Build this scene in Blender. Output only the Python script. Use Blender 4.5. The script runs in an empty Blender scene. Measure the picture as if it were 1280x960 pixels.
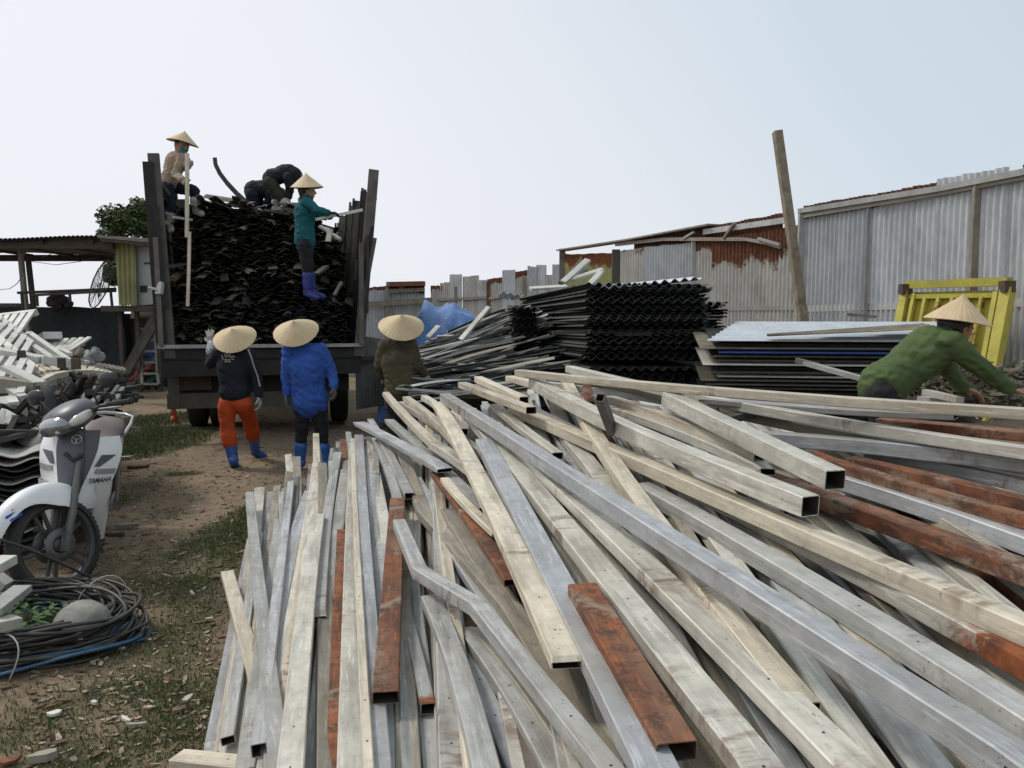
import bpy, bmesh, math, random
import numpy as np
from mathutils import Vector, Matrix, Quaternion, noise
R = math.radians
S = bpy.context.scene
COL = S.collection
# ---------------------------------------------------------------- camera
F = 985.0; CX = 640.0; CY = 480.0; CAMZ = 1.62
PITCH = math.atan(84/985)
cam_d = bpy.data.cameras.new('camera'); cam_d.sensor_width = 36; cam_d.lens = F/1280*36
cam_d.clip_start = 0.05; cam_d.clip_end = 2000
cam = bpy.data.objects.new('camera', cam_d); COL.objects.link(cam)
cam.location = (0, 0, CAMZ); cam.rotation_euler = (math.pi/2-PITCH, 0, 0)
S.camera = cam
# ---------------------------------------------------------------- sky
W = bpy.data.worlds.new('World'); S.world = W; W.use_nodes = True
SUN_EL, SUN_AZ = 50, -68          # azimuth clockwise from +Y
wn = W.node_tree.nodes; wl = W.node_tree.links; wn.clear()
w_out = wn.new('ShaderNodeOutputWorld'); w_bg = wn.new('ShaderNodeBackground'); w_bg.inputs[1].default_value = 0.1
w_sky = wn.new('ShaderNodeTexSky'); w_sky.sky_type = 'NISHITA'; w_sky.sun_disc = False
w_sky.sun_elevation = R(SUN_EL); w_sky.sun_rotation = R(SUN_AZ); w_sky.air_density = 1.0; w_sky.dust_density = 6; w_sky.ozone_density = 1
w_tc = wn.new('ShaderNodeTexCoord'); w_sep = wn.new('ShaderNodeSeparateXYZ')
wl.new(w_tc.outputs['Generated'], w_sep.inputs[0])
# thin even cloud: brighter towards the sun's side, bluer to the right and higher up
w_dot = wn.new('ShaderNodeVectorMath'); w_dot.operation = 'DOT_PRODUCT'; w_dot.inputs[1].default_value = (0.80, 0.0, 0.60)
wl.new(w_tc.outputs['Generated'], w_dot.inputs[0])
w_ns = wn.new('ShaderNodeTexNoise'); w_ns.inputs['Scale'].default_value = 1.6; w_ns.inputs['Detail'].default_value = 4
wl.new(w_tc.outputs['Generated'], w_ns.inputs['Vector'])
w_ma = wn.new('ShaderNodeMath'); w_ma.operation = 'MULTIPLY_ADD'; w_ma.inputs[1].default_value = 0.12; wl.new(w_ns.outputs[0], w_ma.inputs[0]); wl.new(w_dot.outputs['Value'], w_ma.inputs[2])
w_rmp = wn.new('ShaderNodeValToRGB'); cr = w_rmp.color_ramp
cr.elements[0].position = 0.0; cr.elements[0].color = (0.80, 0.82, 0.87, 1)
cr.elements[1].position = 0.78; cr.elements[1].color = (0.55, 0.63, 0.695, 1)
e = cr.elements.new(0.28); e.color = (0.73, 0.765, 0.82, 1)
e = cr.elements.new(0.52); e.color = (0.60, 0.68, 0.755, 1)
wl.new(w_ma.outputs[0], w_rmp.inputs[0])
w_sc = wn.new('ShaderNodeVectorMath'); w_sc.operation = 'SCALE'; w_sc.inputs['Scale'].default_value = 10.0
wl.new(w_rmp.outputs[0], w_sc.inputs[0])
w_mix = wn.new('ShaderNodeMix'); w_mix.data_type = 'RGBA'; w_mix.inputs[0].default_value = 0.93
wl.new(w_sky.outputs[0], w_mix.inputs[6]); wl.new(w_sc.outputs[0], w_mix.inputs[7])
wl.new(w_mix.outputs[2], w_bg.inputs[0]); wl.new(w_bg.outputs[0], w_out.inputs[0])
# ---------------------------------------------------------------- sun
sun_d = bpy.data.lights.new('sun', 'SUN'); sun_d.energy = 1.9; sun_d.angle = R(11); sun_d.color = (1, 0.95, 0.87)
sun = bpy.data.objects.new('sun', sun_d); COL.objects.link(sun)
sdir = Vector((math.sin(R(SUN_AZ))*math.cos(R(SUN_EL)), math.cos(R(SUN_AZ))*math.cos(R(SUN_EL)), math.sin(R(SUN_EL))))
sun.rotation_euler = sdir.to_track_quat('Z', 'Y').to_euler(); sun.location = sdir*60
S.view_settings.view_transform = 'Standard'; S.view_settings.look = 'None'
S.view_settings.gamma = 1; S.view_settings.use_curve_mapping = False
S.view_settings.exposure = 0.15

# ---------------------------------------------------------------- geometry of the view (used to read distances off the photograph)
_f = Vector((0, math.cos(PITCH), -math.sin(PITCH))); _u = Vector((0, math.sin(PITCH), math.cos(PITCH))); _r = Vector((1, 0, 0))
C0 = Vector((0, 0, CAMZ))
def ray(px, py): return _f + _r*((px-CX)/F) + _u*((CY-py)/F)
def P(px, py, Y): d = ray(px, py); return C0 + d*(Y/d.y)
def G(px, py, z=0.0): d = ray(px, py); return C0 + d*((z-CAMZ)/d.z)

# ---------------------------------------------------------------- tagging and objects
def tag(o, label=None, cat=None, group=None, kind=None):
    if label: o['label'] = label
    if cat: o['category'] = cat
    if group: o['group'] = group
    if kind: o['kind'] = kind
    return o
def thing(name, loc, label, cat, group=None, rz=0.0):
    o = bpy.data.objects.new(name, None); COL.objects.link(o)
    o.location = loc; o.rotation_euler = (0, 0, rz); o.empty_display_size = 0.1
    return tag(o, label, cat, group)
class MB:
    """mesh builder: collects shapes, links them as one object"""
    def __init__(s): s.v = []; s.f = []; s.mi = []; s.a = []; s.sm = []
    def add(s, vs, fs, mi=0, rust=0.0, smooth=False):
        b = len(s.v); s.v += [Vector(q) for q in vs]; s.f += [tuple(b+i for i in q) for q in fs]
        s.mi += [mi]*len(fs); s.sm += [smooth]*len(fs)
        s.a += list(rust) if hasattr(rust, '__len__') else [rust]*len(vs)
    def box(s, c, d, rot=None, mi=0, rust=0, bev=0.0):
        hx, hy, hz = d[0]/2, d[1]/2, d[2]/2; c = Vector(c)
        M = rot if rot is not None else Matrix.Identity(3)
        if bev > 0:
            bm = bmesh.new(); bmesh.ops.create_cube(bm, size=1)
            for q in bm.verts: q.co = Vector((q.co.x*d[0], q.co.y*d[1], q.co.z*d[2]))
            bmesh.ops.bevel(bm, geom=bm.edges[:], offset=bev, segments=2, affect='EDGES', profile=0.5)
            bm.verts.index_update()
            s.add([c+M@q.co for q in bm.verts], [[w.index for w in q.verts] for q in bm.faces], mi, rust); bm.free(); return
        vs = [c+M@Vector((x, y, z)) for x in (-hx, hx) for y in (-hy, hy) for z in (-hz, hz)]
        s.add(vs, [(0,1,3,2),(4,6,7,5),(0,4,5,1),(2,3,7,6),(0,2,6,4),(1,5,7,3)], mi, rust)
    def beam(s, p0, p1, w, h, up=(0,0,1), mi=0, rust=0, bev=0.0):
        p0 = Vector(p0); p1 = Vector(p1); t = (p1-p0); L = t.length; t = t/L
        x = t.cross(Vector(up)); x = x.normalized() if x.length > 1e-5 else Vector((1,0,0)); u = x.cross(t).normalized()
        M = Matrix((x, t, u)).transposed()
        s.box((p0+p1)/2, (w, L, h), M, mi, rust, bev)
    def tube(s, pts, r, n=8, mi=0, rust=0, caps=True, closed=False):
        pts = [Vector(q) for q in pts]; m = len(pts); rr = r if hasattr(r, '__len__') else [r]*m
        vs = []; x = None
        for i, q in enumerate(pts):
            if closed: t = pts[(i+1) % m]-pts[i-1]
            else: t = pts[min(i+1, m-1)]-pts[max(i-1, 0)]
            t = t.normalized()
            if x is None: x = t.orthogonal().normalized()
            else:
                x = x-t*x.dot(t); x = x.normalized() if x.length > 1e-6 else t.orthogonal().normalized()
            y = t.cross(x)
            for k in range(n):
                a = 2*math.pi*k/n; vs.append(q+(x*math.cos(a)+y*math.sin(a))*rr[i])
        fs = []
        for i in range(m if closed else m-1):
            j = (i+1) % m
            for k in range(n): l = (k+1) % n; fs.append((i*n+k, i*n+l, j*n+l, j*n+k))
        s.add(vs, fs, mi, rust, True)
        if caps and not closed:
            s.add(vs[:n], [tuple(range(n))[::-1]], mi, rust); s.add(vs[-n:], [tuple(range(n))], mi, rust)
    def lathe(s, prof, n=24, M=None, mi=0, rust=0, smooth=True, a0=0.0, a1=2*math.pi):
        M = M or Matrix.Identity(4); m = len(prof); full = abs(a1-a0-2*math.pi) < 1e-6; k2 = n if full else n+1
        vs = [M@Vector((r*math.cos(a0+(a1-a0)*k/n), r*math.sin(a0+(a1-a0)*k/n), z)) for (r, z) in prof for k in range(k2)]
        fs = []
        for i in range(m-1):
            for k in range(n):
                l = (k+1) % k2; fs.append((i*k2+k, i*k2+l, (i+1)*k2+l, (i+1)*k2+k))
        s.add(vs, fs, mi, rust, smooth)
    def prism(s, poly, ax, ay, o, d, mi=0, rust=0):
        """polygon in plane (ax, ay) at o, extruded along d"""
        ax = Vector(ax); ay = Vector(ay); o = Vector(o); d = Vector(d); n = len(poly)
        a = [o+ax*p[0]+ay*p[1] for p in poly]; b = [q+d for q in a]
        s.add(a+b, [tuple(range(n))[::-1], tuple(range(n, 2*n))]+[(i, (i+1) % n, n+(i+1) % n, n+i) for i in range(n)], mi, rust)
    def grid(s, rows, mi=0, rust=0, smooth=True, close=False):
        m = len(rows); n = len(rows[0]); vs = [q for r_ in rows for q in r_]; fs = []
        for i in range(m-1):
            for k in range(n if close else n-1): l = (k+1) % n; fs.append((i*n+k, i*n+l, (i+1)*n+l, (i+1)*n+k))
        s.add(vs, fs, mi, rust, smooth)
    def build(s, name, mat, parent=None, world=True, origin=None):
        if not s.v: return None
        V = np.array([tuple(q) for q in s.v])
        if parent is not None and world: V = V-np.array(parent.location)
        if origin is None:
            c = (V.min(0)+V.max(0))/2
            if parent is None: c[2] = V[:, 2].min()
        else: c = np.array(origin)
        me = bpy.data.meshes.new(name); me.from_pydata((V-c).tolist(), [], s.f); me.update()
        for m in (mat if isinstance(mat, (list, tuple)) else [mat]): me.materials.append(m)
        me.polygons.foreach_set('material_index', s.mi); me.polygons.foreach_set('use_smooth', s.sm)
        if any(s.a):
            at = me.attributes.new('rust', 'FLOAT', 'POINT'); at.data.foreach_set('value', s.a)
        o = bpy.data.objects.new(name, me); COL.objects.link(o); o.location = c
        if parent is not None: o.parent = parent
        return o
def one(mb, name, mat, label, cat, group=None, kind=None): return tag(mb.build(name, mat), label, cat, group, kind)
def part(mb, name, mat, parent, label=None, world=True):
    o = mb.build(name, mat, parent, world)
    if label: o['label'] = label
    return o
def sub(mb, name, mat, parent_part, world=True):
    """child of a part whose own parent root is unrotated: vertices are in the root's space"""
    off = Vector(parent_part.location)
    if world and parent_part.parent: off = off+Vector(parent_part.parent.location)
    for q in mb.v: q -= off
    return mb.build(name, mat, parent_part, world=False)

# ---------------------------------------------------------------- materials
class NT:
    def __init__(s, name):
        s.m = bpy.data.materials.new(name); s.m.use_nodes = True; s.t = s.m.node_tree; s.n = s.t.nodes; s.l = s.t.links
        s.b = s.n['Principled BSDF']; s.cache = {}
    def node(s, typ, ins=None, **kw):
        q = s.n.new(typ)
        for k, v in kw.items(): setattr(q, k, v)
        for k, v in (ins or {}).items():
            if isinstance(v, bpy.types.NodeSocket): s.l.new(v, q.inputs[k])
            else: q.inputs[k].default_value = v
        return q
    def vec(s, scale=(1,1,1)):
        if 'tc' not in s.cache:
            tc = s.node('ShaderNodeTexCoord'); oi = s.node('ShaderNodeObjectInfo')
            mu = s.node('ShaderNodeMath', {0: oi.outputs['Random'], 1: 37.0}, operation='MULTIPLY')
            ad = s.node('ShaderNodeVectorMath', {0: tc.outputs['Object'], 1: mu.outputs[0]}, operation='ADD')
            s.cache['tc'] = ad.outputs[0]; s.cache['rnd'] = oi.outputs['Random']
        mp = s.node('ShaderNodeVectorMath', {0: s.cache['tc'], 1: scale}, operation='MULTIPLY'); return mp.outputs[0]
    def noise(s, scale, detail=4, rough=0.55, vs=(1,1,1), dist=0.0):
        return s.node('ShaderNodeTexNoise', {'Vector': s.vec(vs), 'Scale': scale, 'Detail': detail, 'Roughness': rough, 'Distortion': dist}).outputs[0]
    def math(s, op, a, b=0.0, c=None, clamp=False):
        q = s.node('ShaderNodeMath', {0: a, 1: b}, operation=op, use_clamp=clamp)
        if c is not None:
            if isinstance(c, bpy.types.NodeSocket): s.l.new(c, q.inputs[2])
            else: q.inputs[2].default_value = c
        return q.outputs[0]
    def ramp(s, x, a, b): return s.node('ShaderNodeMapRange', {0: x, 1: a, 2: b, 3: 0.0, 4: 1.0}, clamp=True).outputs[0]
    def mix(s, f, a, b, blend='MIX'):
        q = s.node('ShaderNodeMix', data_type='RGBA', blend_type=blend)
        for i, v in ((0, f), (6, a), (7, b)):
            if isinstance(v, bpy.types.NodeSocket): s.l.new(v, q.inputs[i])
            else: q.inputs[i].default_value = (tuple(v)+(1,))[:4] if hasattr(v, '__len__') else v
        return q.outputs[2]
    def bump(s, h, strength, dist=0.01):
        q = s.node('ShaderNodeBump', {'Strength': strength, 'Distance': dist, 'Height': h}); s.l.new(q.outputs[0], s.b.inputs['Normal'])
    def attr(s, name='rust'): return s.node('ShaderNodeAttribute', attribute_name=name).outputs['Fac']
    def set(s, **kw):
        for k, v in kw.items():
            k = k.replace('_', ' ')
            if isinstance(v, bpy.types.NodeSocket): s.l.new(v, s.b.inputs[k])
            else: s.b.inputs[k].default_value = (tuple(v)+(1,))[:4] if hasattr(v, '__len__') else v
        return s.m
def metal(name, c1, c2, rough=0.5, metallic=0.3, spots=0.5, var=0.25, tube=False, patch=None, rustc=((0.26,0.075,0.02),(0.075,0.028,0.014)), stretch=(1,1,1), dirt=0.5):
    t = NT(name)
    n1 = t.noise(5, 5, 0.6, stretch); n2 = t.noise(28, 4, 0.6, stretch)
    col = t.mix(t.ramp(n1, 0.35, 0.65), c1, c2)
    col = t.mix(t.math('MULTIPLY', t.ramp(n2, 0.42, 0.7), 0.35), col, tuple(q*0.62 for q in c2))
    v = t.math('MULTIPLY_ADD', t.cache['rnd'], var, 1-var/2)
    col = t.mix(1.0, col, t.node('ShaderNodeCombineColor', {0: v, 1: v, 2: v}).outputs[0], 'MULTIPLY')
    # grime
    g = t.ramp(t.noise(2.3, 6, 0.7), 0.5, 0.72)
    col = t.mix(t.math('MULTIPLY', g, dirt), col, (0.13, 0.105, 0.075))
    # little dark / rusty specks
    sp = t.ramp(t.noise(60, 2, 0.5), 0.70, 0.76)
    col = t.mix(t.math('MULTIPLY', sp, spots), col, (0.07, 0.035, 0.02))
    if tube:      # lengthwise scratches, scale, screw holes and stains that follow the tube
        tuv = t.node('ShaderNodeAttribute', attribute_name='tuv').outputs['Vector']; rv = t.node('ShaderNodeMath', {0: t.cache['rnd'], 1: 53.0}, operation='MULTIPLY').outputs[0]
        def tn(sc, det=4, ro=.6): return t.node('ShaderNodeTexNoise', {'Vector': t.node('ShaderNodeVectorMath', {0: t.node('ShaderNodeVectorMath', {0: tuv, 1: sc}, operation='MULTIPLY').outputs[0], 1: rv}, operation='ADD').outputs[0], 'Scale': 1.0, 'Detail': det, 'Roughness': ro}).outputs[0]
        s1 = tn((2.2, 60, 1)); s2 = tn((7, 260, 1), 3); s3 = tn((1.1, 9, 1), 5, .65)
        col = t.mix(t.math('MULTIPLY', t.ramp(s1, .48, .66), .62), col, tuple(q*.50 for q in c2))
        col = t.mix(t.math('MULTIPLY', t.ramp(s2, .56, .66), .5), col, tuple(min(.8, q*1.35) for q in c1))
        col = t.mix(t.math('MULTIPLY', t.ramp(s3, .50, .66), .42), col, (0.235,0.19,0.13))
        spk = t.ramp(tn((70, 240, 1), 3, .7), .66, .70); col = t.mix(t.math('MULTIPLY', spk, .7), col, (0.09,0.06,0.04))
        st = t.math('MULTIPLY', t.ramp(tn((1.8, 3, 1), 2), .60, .66), t.ramp(tn((26, 22, 1), 4), .46, .58)); col = t.mix(t.math('MULTIPLY', st, .65), col, (0.13,0.062,0.032))
        sx = t.node('ShaderNodeSeparateXYZ', {0: tuv}); hx = t.math('SUBTRACT', t.math('PINGPONG', t.math('ADD', sx.outputs[0], rv), .47), .10); hy = sx.outputs[2]
        hd_ = t.math('ADD', t.math('MULTIPLY', hx, hx), t.math('MULTIPLY', hy, hy)); hm = t.math('LESS_THAN', hd_, 0.0000125); hm = t.math('MULTIPLY', hm, t.math('GREATER_THAN', t.cache['rnd'], .6)); col = t.mix(hm, col, (0.02,0.015,0.012))
    # rust driven by wear attribute and own shape
    rn = t.noise(9, 6, 0.65, dist=0.6)
    rm = t.math('MULTIPLY', t.math('SUBTRACT', t.math('MULTIPLY_ADD', rn, 0.9, t.attr()), 0.95), 7.0, clamp=True)
    rc = t.mix(t.ramp(t.noise(14, 6, 0.7), 0.38, 0.62), rustc[0], rustc[1])
    col = t.mix(rm, col, rc)
    if patch:     # bare dusty patches on rusted bars
        col = t.mix(t.ramp(t.noise(3.2, 6, .7, dist=.8), .56, .62), col, patch); col = t.mix(t.math('MULTIPLY', t.ramp(t.noise(22, 5, .75), .5, .62), .8), col, (0.055,0.028,0.018))
    t.bump(t.math('ADD', n2, t.math('MULTIPLY', rm, 0.4)), 0.25, 0.004)
    return t.set(Base_Color=col, Roughness=t.math('MULTIPLY_ADD', rm, 0.9-rough, t.math('MULTIPLY_ADD', n1, 0.25, rough-0.12)),
                 Metallic=t.math('MULTIPLY', t.math('SUBTRACT', 1.0, rm), metallic))
def plain(name, c, rough=0.6, metallic=0.0, var=0.15, nscale=20, bump=0.15, c2=None, dirt=0.0, spec=None, coat=0.0):
    t = NT(name); n1 = t.noise(nscale, 4, 0.6)
    col = t.mix(t.ramp(n1, 0.3, 0.7), c, c2 or tuple(q*0.7 for q in c))
    if dirt: col = t.mix(t.math('MULTIPLY', t.ramp(t.noise(nscale*0.35, 6, 0.7), 0.48, 0.68), dirt), col, (0.10, 0.075, 0.05))
    if var:
        t.vec(); v = t.math('MULTIPLY_ADD', t.cache['rnd'], var, 1-var/2)
        col = t.mix(1.0, col, t.node('ShaderNodeCombineColor', {0: v, 1: v, 2: v}).outputs[0], 'MULTIPLY')
    if bump: t.bump(n1, bump, 0.01)
    if coat: t.b.inputs['Coat Weight'].default_value = coat
    if spec is not None: t.b.inputs['Specular IOR Level'].default_value = spec
    return t.set(Base_Color=col, Roughness=rough, Metallic=metallic)
M = {}
M['cream'] = metal('cream_painted_steel', (0.60,0.54,0.42), (0.50,0.45,0.355), 0.6, 0.05, 0.6, 0.4, dirt=0.35, tube=True)
M['pale']  = metal('pale_painted_steel', (0.57,0.55,0.48), (0.46,0.445,0.39), 0.55, 0.1, 0.6, 0.4, dirt=0.35, tube=True)
M['grey']  = metal('dull_galvanised_steel', (0.42,0.425,0.41), (0.32,0.325,0.31), 0.62, 0.2, 0.5, 0.5, dirt=0.4, tube=True)
M['zinc']  = metal('bright_galvanised_steel', (0.43,0.445,0.455), (0.33,0.345,0.355), 0.58, 0.25, 0.3, 0.35, dirt=0.2, tube=True)
M['tan']   = metal('dusty_tan_steel', (0.33,0.30,0.24), (0.25,0.23,0.185), 0.65, 0.05, 0.8, 0.4, dirt=0.6, tube=True)
M['rust']  = metal('rusted_steel', (0.27,0.088,0.030), (0.09,0.038,0.022), 0.85, 0.0, 0.8, 0.2, dirt=0.25, tube=True, patch=(0.22,0.165,0.12))
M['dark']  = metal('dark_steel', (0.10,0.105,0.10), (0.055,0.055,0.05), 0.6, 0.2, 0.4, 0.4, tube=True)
M['sheet'] = metal('weathered_sheet_metal', (0.54,0.56,0.575), (0.42,0.445,0.46), 0.55, 0.12, 0.5, 0.18, stretch=(1,1,0.25), rustc=((0.17,0.068,0.034),(0.075,0.03,0.02)), dirt=0.3)
M['sheet_tan'] = metal('buff_sheet_metal', (0.53,0.52,0.47), (0.42,0.41,0.37), 0.6, 0.1, 0.5, 0.2, stretch=(1,1,0.25), rustc=((0.20,0.075,0.032),(0.085,0.034,0.02)), dirt=0.3)
M['sheet_yel'] = metal('faded_yellow_sheet', (0.36,0.36,0.13), (0.30,0.30,0.12), 0.6, 0.1, 0.5, 0.1, stretch=(1,1,0.25), rustc=((0.24,0.075,0.025),(0.10,0.035,0.02)))
M['white'] = metal('chipped_white_paint', (0.62,0.61,0.56), (0.50,0.49,0.44), 0.55, 0.0, 0.8, 0.25, dirt=0.5)
M['wood']  = plain('weathered_wood', (0.27,0.245,0.205), 0.85, c2=(0.16,0.14,0.115), nscale=8, var=0.3, dirt=0.3)
M['wood_dark'] = plain('dark_wood', (0.075,0.062,0.05), 0.85, c2=(0.04,0.034,0.028), nscale=8, var=0.4)
# ---------------------------------------------------------------- ground
rnd = random.Random(7)
def sstep(a, b, x): t = min(1, max(0, (x-a)/(b-a))); return t*t*(3-2*t)
def gh(x, y):
    """height of the earth: soft ruts and lumps near the yard, level farther off"""
    k = 1-sstep(16, 26, math.hypot(x, y-6))
    return k*(0.05*noise.noise(Vector((x*0.6, y*0.6, 0)))+0.022*noise.noise(Vector((x*2.3, y*2.3, 4)))+0.008*noise.noise(Vector((x*8, y*8, 9))))
# grass patches: x, y, rx, ry, strength
PATCH = []
for px, py, rx, ry, s_ in ((185,550,.75,1.5,1.0),(190,525,.7,1.2,.9),(150,560,.5,1.5,.9),(292,668,.3,1.0,.9),(262,705,.3,.7,.6),(235,800,.5,.6,.55),(250,900,.45,.5,.6),(140,905,.9,.35,.5),(200,950,.9,.3,.55),
        (45,800,.5,.32,1.1),(230,592,.22,.15,.8),(215,640,.2,.25,.3),(130,620,.5,.6,.5),(170,700,.3,.4,.35),(180,740,.35,.3,.5),(10,900,.8,.3,.45),(330,640,.3,.5,.8),(190,862,.35,.16,.6),(240,740,.3,.35,.5)):
    g_ = G(px, py); PATCH.append((g_.x, g_.y, rx, ry, s_))
def grassy(x, y):
    v = 0
    for (cx, cy, rx, ry, s_) in PATCH:
        d = ((x-cx)/rx)**2+((y-cy)/ry)**2
        if d < 1.6: v = max(v, s_*(1-sstep(0.35, 1.6, d)))
    v *= 0.65+0.8*(noise.noise(Vector((x*3.1, y*3.1, 2)))+0.35)
    if x < -6 or y > 17: v = max(v, 0.25+0.5*noise.noise(Vector((x, y, 7))))
    return max(0, min(1, v))
xs = np.concatenate([[-600,-300,-120,-60,-30,-18], np.arange(-13, -6, 0.35), np.arange(-6, 3, 0.05), np.arange(3, 9, 0.5), [12,20,40,90,250,600]])
ys = np.concatenate([[-300,-80,-20,-6,-2,0,0.8], np.arange(1.4, 9.5, 0.05), np.arange(9.5, 16, 0.14), np.arange(16, 30, 0.8), [36,50,80,150,300,700]])
mb = MB(); gv = []; ga = []
for y in ys:
    for x in xs: gv.append((x, y, gh(x, y))); ga.append(grassy(x, y))
nx = len(xs); gf = [(j*nx+i, j*nx+i+1, (j+1)*nx+i+1, (j+1)*nx+i) for j in range(len(ys)-1) for i in range(nx-1)]
mb.add(gv, gf, 0, ga, True)
t = NT('trodden_earth')
n1 = t.noise(1.3, 6, 0.6); n2 = t.noise(9, 6, 0.7); n3 = t.noise(45, 5, 0.7); n4 = t.noise(130, 3, 0.6)
c = t.mix(t.ramp(n1, 0.35, 0.65), (0.215, 0.165, 0.112), (0.30, 0.225, 0.15))
c = t.mix(t.math('MULTIPLY', t.ramp(n2, 0.46, 0.68), 0.65), c, (0.12, 0.085, 0.06))
c = t.mix(t.math('MULTIPLY', t.ramp(n3, 0.52, 0.72), 0.5), c, (0.30, 0.235, 0.17))
c = t.mix(t.math('MULTIPLY', t.ramp(n4, 0.55, 0.7), 0.5), c, (0.07, 0.05, 0.035))
gm = t.math('MULTIPLY', t.math('SUBTRACT', t.math('MULTIPLY_ADD', n2, 0.8, t.attr()), 0.62), 2.2, clamp=True)
c = t.mix(gm, c, t.mix(t.ramp(n3, 0.4, 0.6), (0.075, 0.078, 0.03), (0.11, 0.095, 0.05)))
t.bump(t.math('ADD', t.math('MULTIPLY', n3, 0.6), t.math('ADD', n2, t.math('MULTIPLY', n4, 0.3))), 0.9, 0.03)
M['earth'] = t.set(Base_Color=c, Roughness=0.95, Specular_IOR_Level=0.2)
tag(mb.build('ground', M['earth'], origin=(0,0,0)), kind='structure')
# grass: blades in the patches
def pile_free(x, y): return x < -0.45-0.26*y
mb = MB(); bv = []; bf = []
for (cx, cy, rx, ry, s_) in PATCH:
    n = int(2600*rx*ry*4*min(1, s_)*(1.5 if cy < 5 else 1.0))
    for _ in range(n):
        x = cx+rnd.gauss(0, rx*0.55); y = cy+rnd.gauss(0, ry*0.55)
        if rnd.random() > grassy(x, y)*1.5: continue
        h = rnd.uniform(0.008, 0.032)*(1.5 if s_ > .85 else 1); a = rnd.uniform(0, 6.28); w = rnd.uniform(0.0015, 0.0035)*(1+cy*0.08); l = rnd.uniform(0, 0.9)*h
        z = gh(x, y)-0.002; dx, dy = math.cos(a), math.sin(a); k = len(bv); b = rnd.uniform(0, 6.28)
        lx, ly = math.cos(b)*l, math.sin(b)*l
        bv += [(x-dx*w, y-dy*w, z), (x+dx*w, y+dy*w, z), (x+dx*w*.6+lx*.4, y+dy*w*.6+ly*.4, z+h*.6), (x-dx*w*.6+lx*.4, y-dy*w*.6+ly*.4, z+h*.6), (x+lx, y+ly, z+h)]
        bf += [(k, k+1, k+2, k+3), (k+3, k+2, k+4)]
mb.add(bv, bf)
M['grass'] = plain('grass_blades', (0.065,0.11,0.03), 0.8, c2=(0.13,0.13,0.06), nscale=9, bump=0, var=0)
tag(mb.build('grass', M['grass']), 'short worn grass growing in patches on the trodden earth', 'grass', kind='stuff')
# chips, leaves, splinters and stones trodden into the earth
for nm, mat, lab, cat, n, szs, seed in (('wood_chips', plain('pale_chips', (0.42,0.35,0.26), 0.9, c2=(0.22,0.16,0.11), nscale=5, var=0, bump=0), 'pale splinters and bark chips scattered over the dirt path', 'debris', 3000, (0.008,0.05), 3),
        ('dry_leaves', plain('brown_leaf', (0.16,0.095,0.05), 0.9, c2=(0.08,0.05,0.032), nscale=4, var=0, bump=0), 'brown dry leaves and bark bits lying over the dirt path', 'debris', 3600, (0.01,0.055), 5),
        ('stones', plain('grit', (0.24,0.20,0.16), 0.95, c2=(0.13,0.11,0.09), nscale=5, var=0, bump=0), 'small stones and clods strewn over the dirt path', 'debris', 2600, (0.004,0.02), 8)):
    q = random.Random(seed); mb = MB(); V = []; FF = []
    for _ in range(n):
        y = 2.2+ (q.random()**1.5)*12
        x = -y*q.uniform(0.16, 0.64) if q.random() < 0.85 else q.uniform(-6, -0.5)
        if y > 8.5: x = q.uniform(-6.2, -0.9)
        s_ = q.uniform(*szs)*(1 if q.random() < .85 else 1.7); w = s_*q.uniform(.15, .5); th = s_*(0.08 if nm != 'stones' else .6); w = s_*.8 if nm == 'stones' else w
        a = q.uniform(0, 3.14); z = gh(x, y)+th*.3+ (0.004 if nm != 'stones' else 0); ca, sa = math.cos(a), math.sin(a); tx = q.uniform(-.25, .25)*s_; k = len(V)
        for zz in (-th/2, th/2):
            for (ux, uy) in ((-1,-.4),(0,-1),(1,-.3),(.7,.8),(-.6,.9)):
                lx, ly = ux*s_/2*q.uniform(.7,1.1), uy*w/2; V.append((x+lx*ca-ly*sa, y+lx*sa+ly*ca, z+zz+ux*tx*.5))
        FF += [(k+4,k+3,k+2,k+1,k), (k+5,k+6,k+7,k+8,k+9)]+[(k+i, k+(i+1)%5, k+5+(i+1)%5, k+5+i) for i in range(5)]
    mb.add(V, FF); tag(mb.build(nm, mat), lab, cat, kind='stuff')
# ---------------------------------------------------------------- the heap of square steel tubes
def HP(x, y):
    yy = min(max(y, 0.5), 6.2)
    hm = 0.55+0.115*(yy-1.6)+0.16*sstep(0.6, 2.6, x)
    xe = -0.45-0.26*y
    t_ = (x-xe)/(2.1+0.05*y)
    return 0.10+(hm-0.10)*sstep(-0.08, 1.0, t_)
def hit(px, py, off):
    d = ray(px, py); d = d/d.y; lo = 0.6; y = lo; st = 0.02
    while y < 9.5:
        q = C0+d*y
        if q.z <= HP(q.x, q.y)+off: return q
        y += st
    return C0+d*9.5
def sect(w, h, wl=0.003, c=0.0035):
    a, b = w/2, h/2
    o = [(-a+c,-b),(a-c,-b),(a,-b+c),(a,b-c),(a-c,b),(-a+c,b),(-a,b-c),(-a,-b+c)]
    a -= wl; b -= wl; c *= .6
    i = [(-a+c,-b),(a-c,-b),(a,-b+c),(a,b-c),(a-c,b),(-a+c,b),(-a,b-c),(-a,-b+c)]
    return o, i
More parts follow.
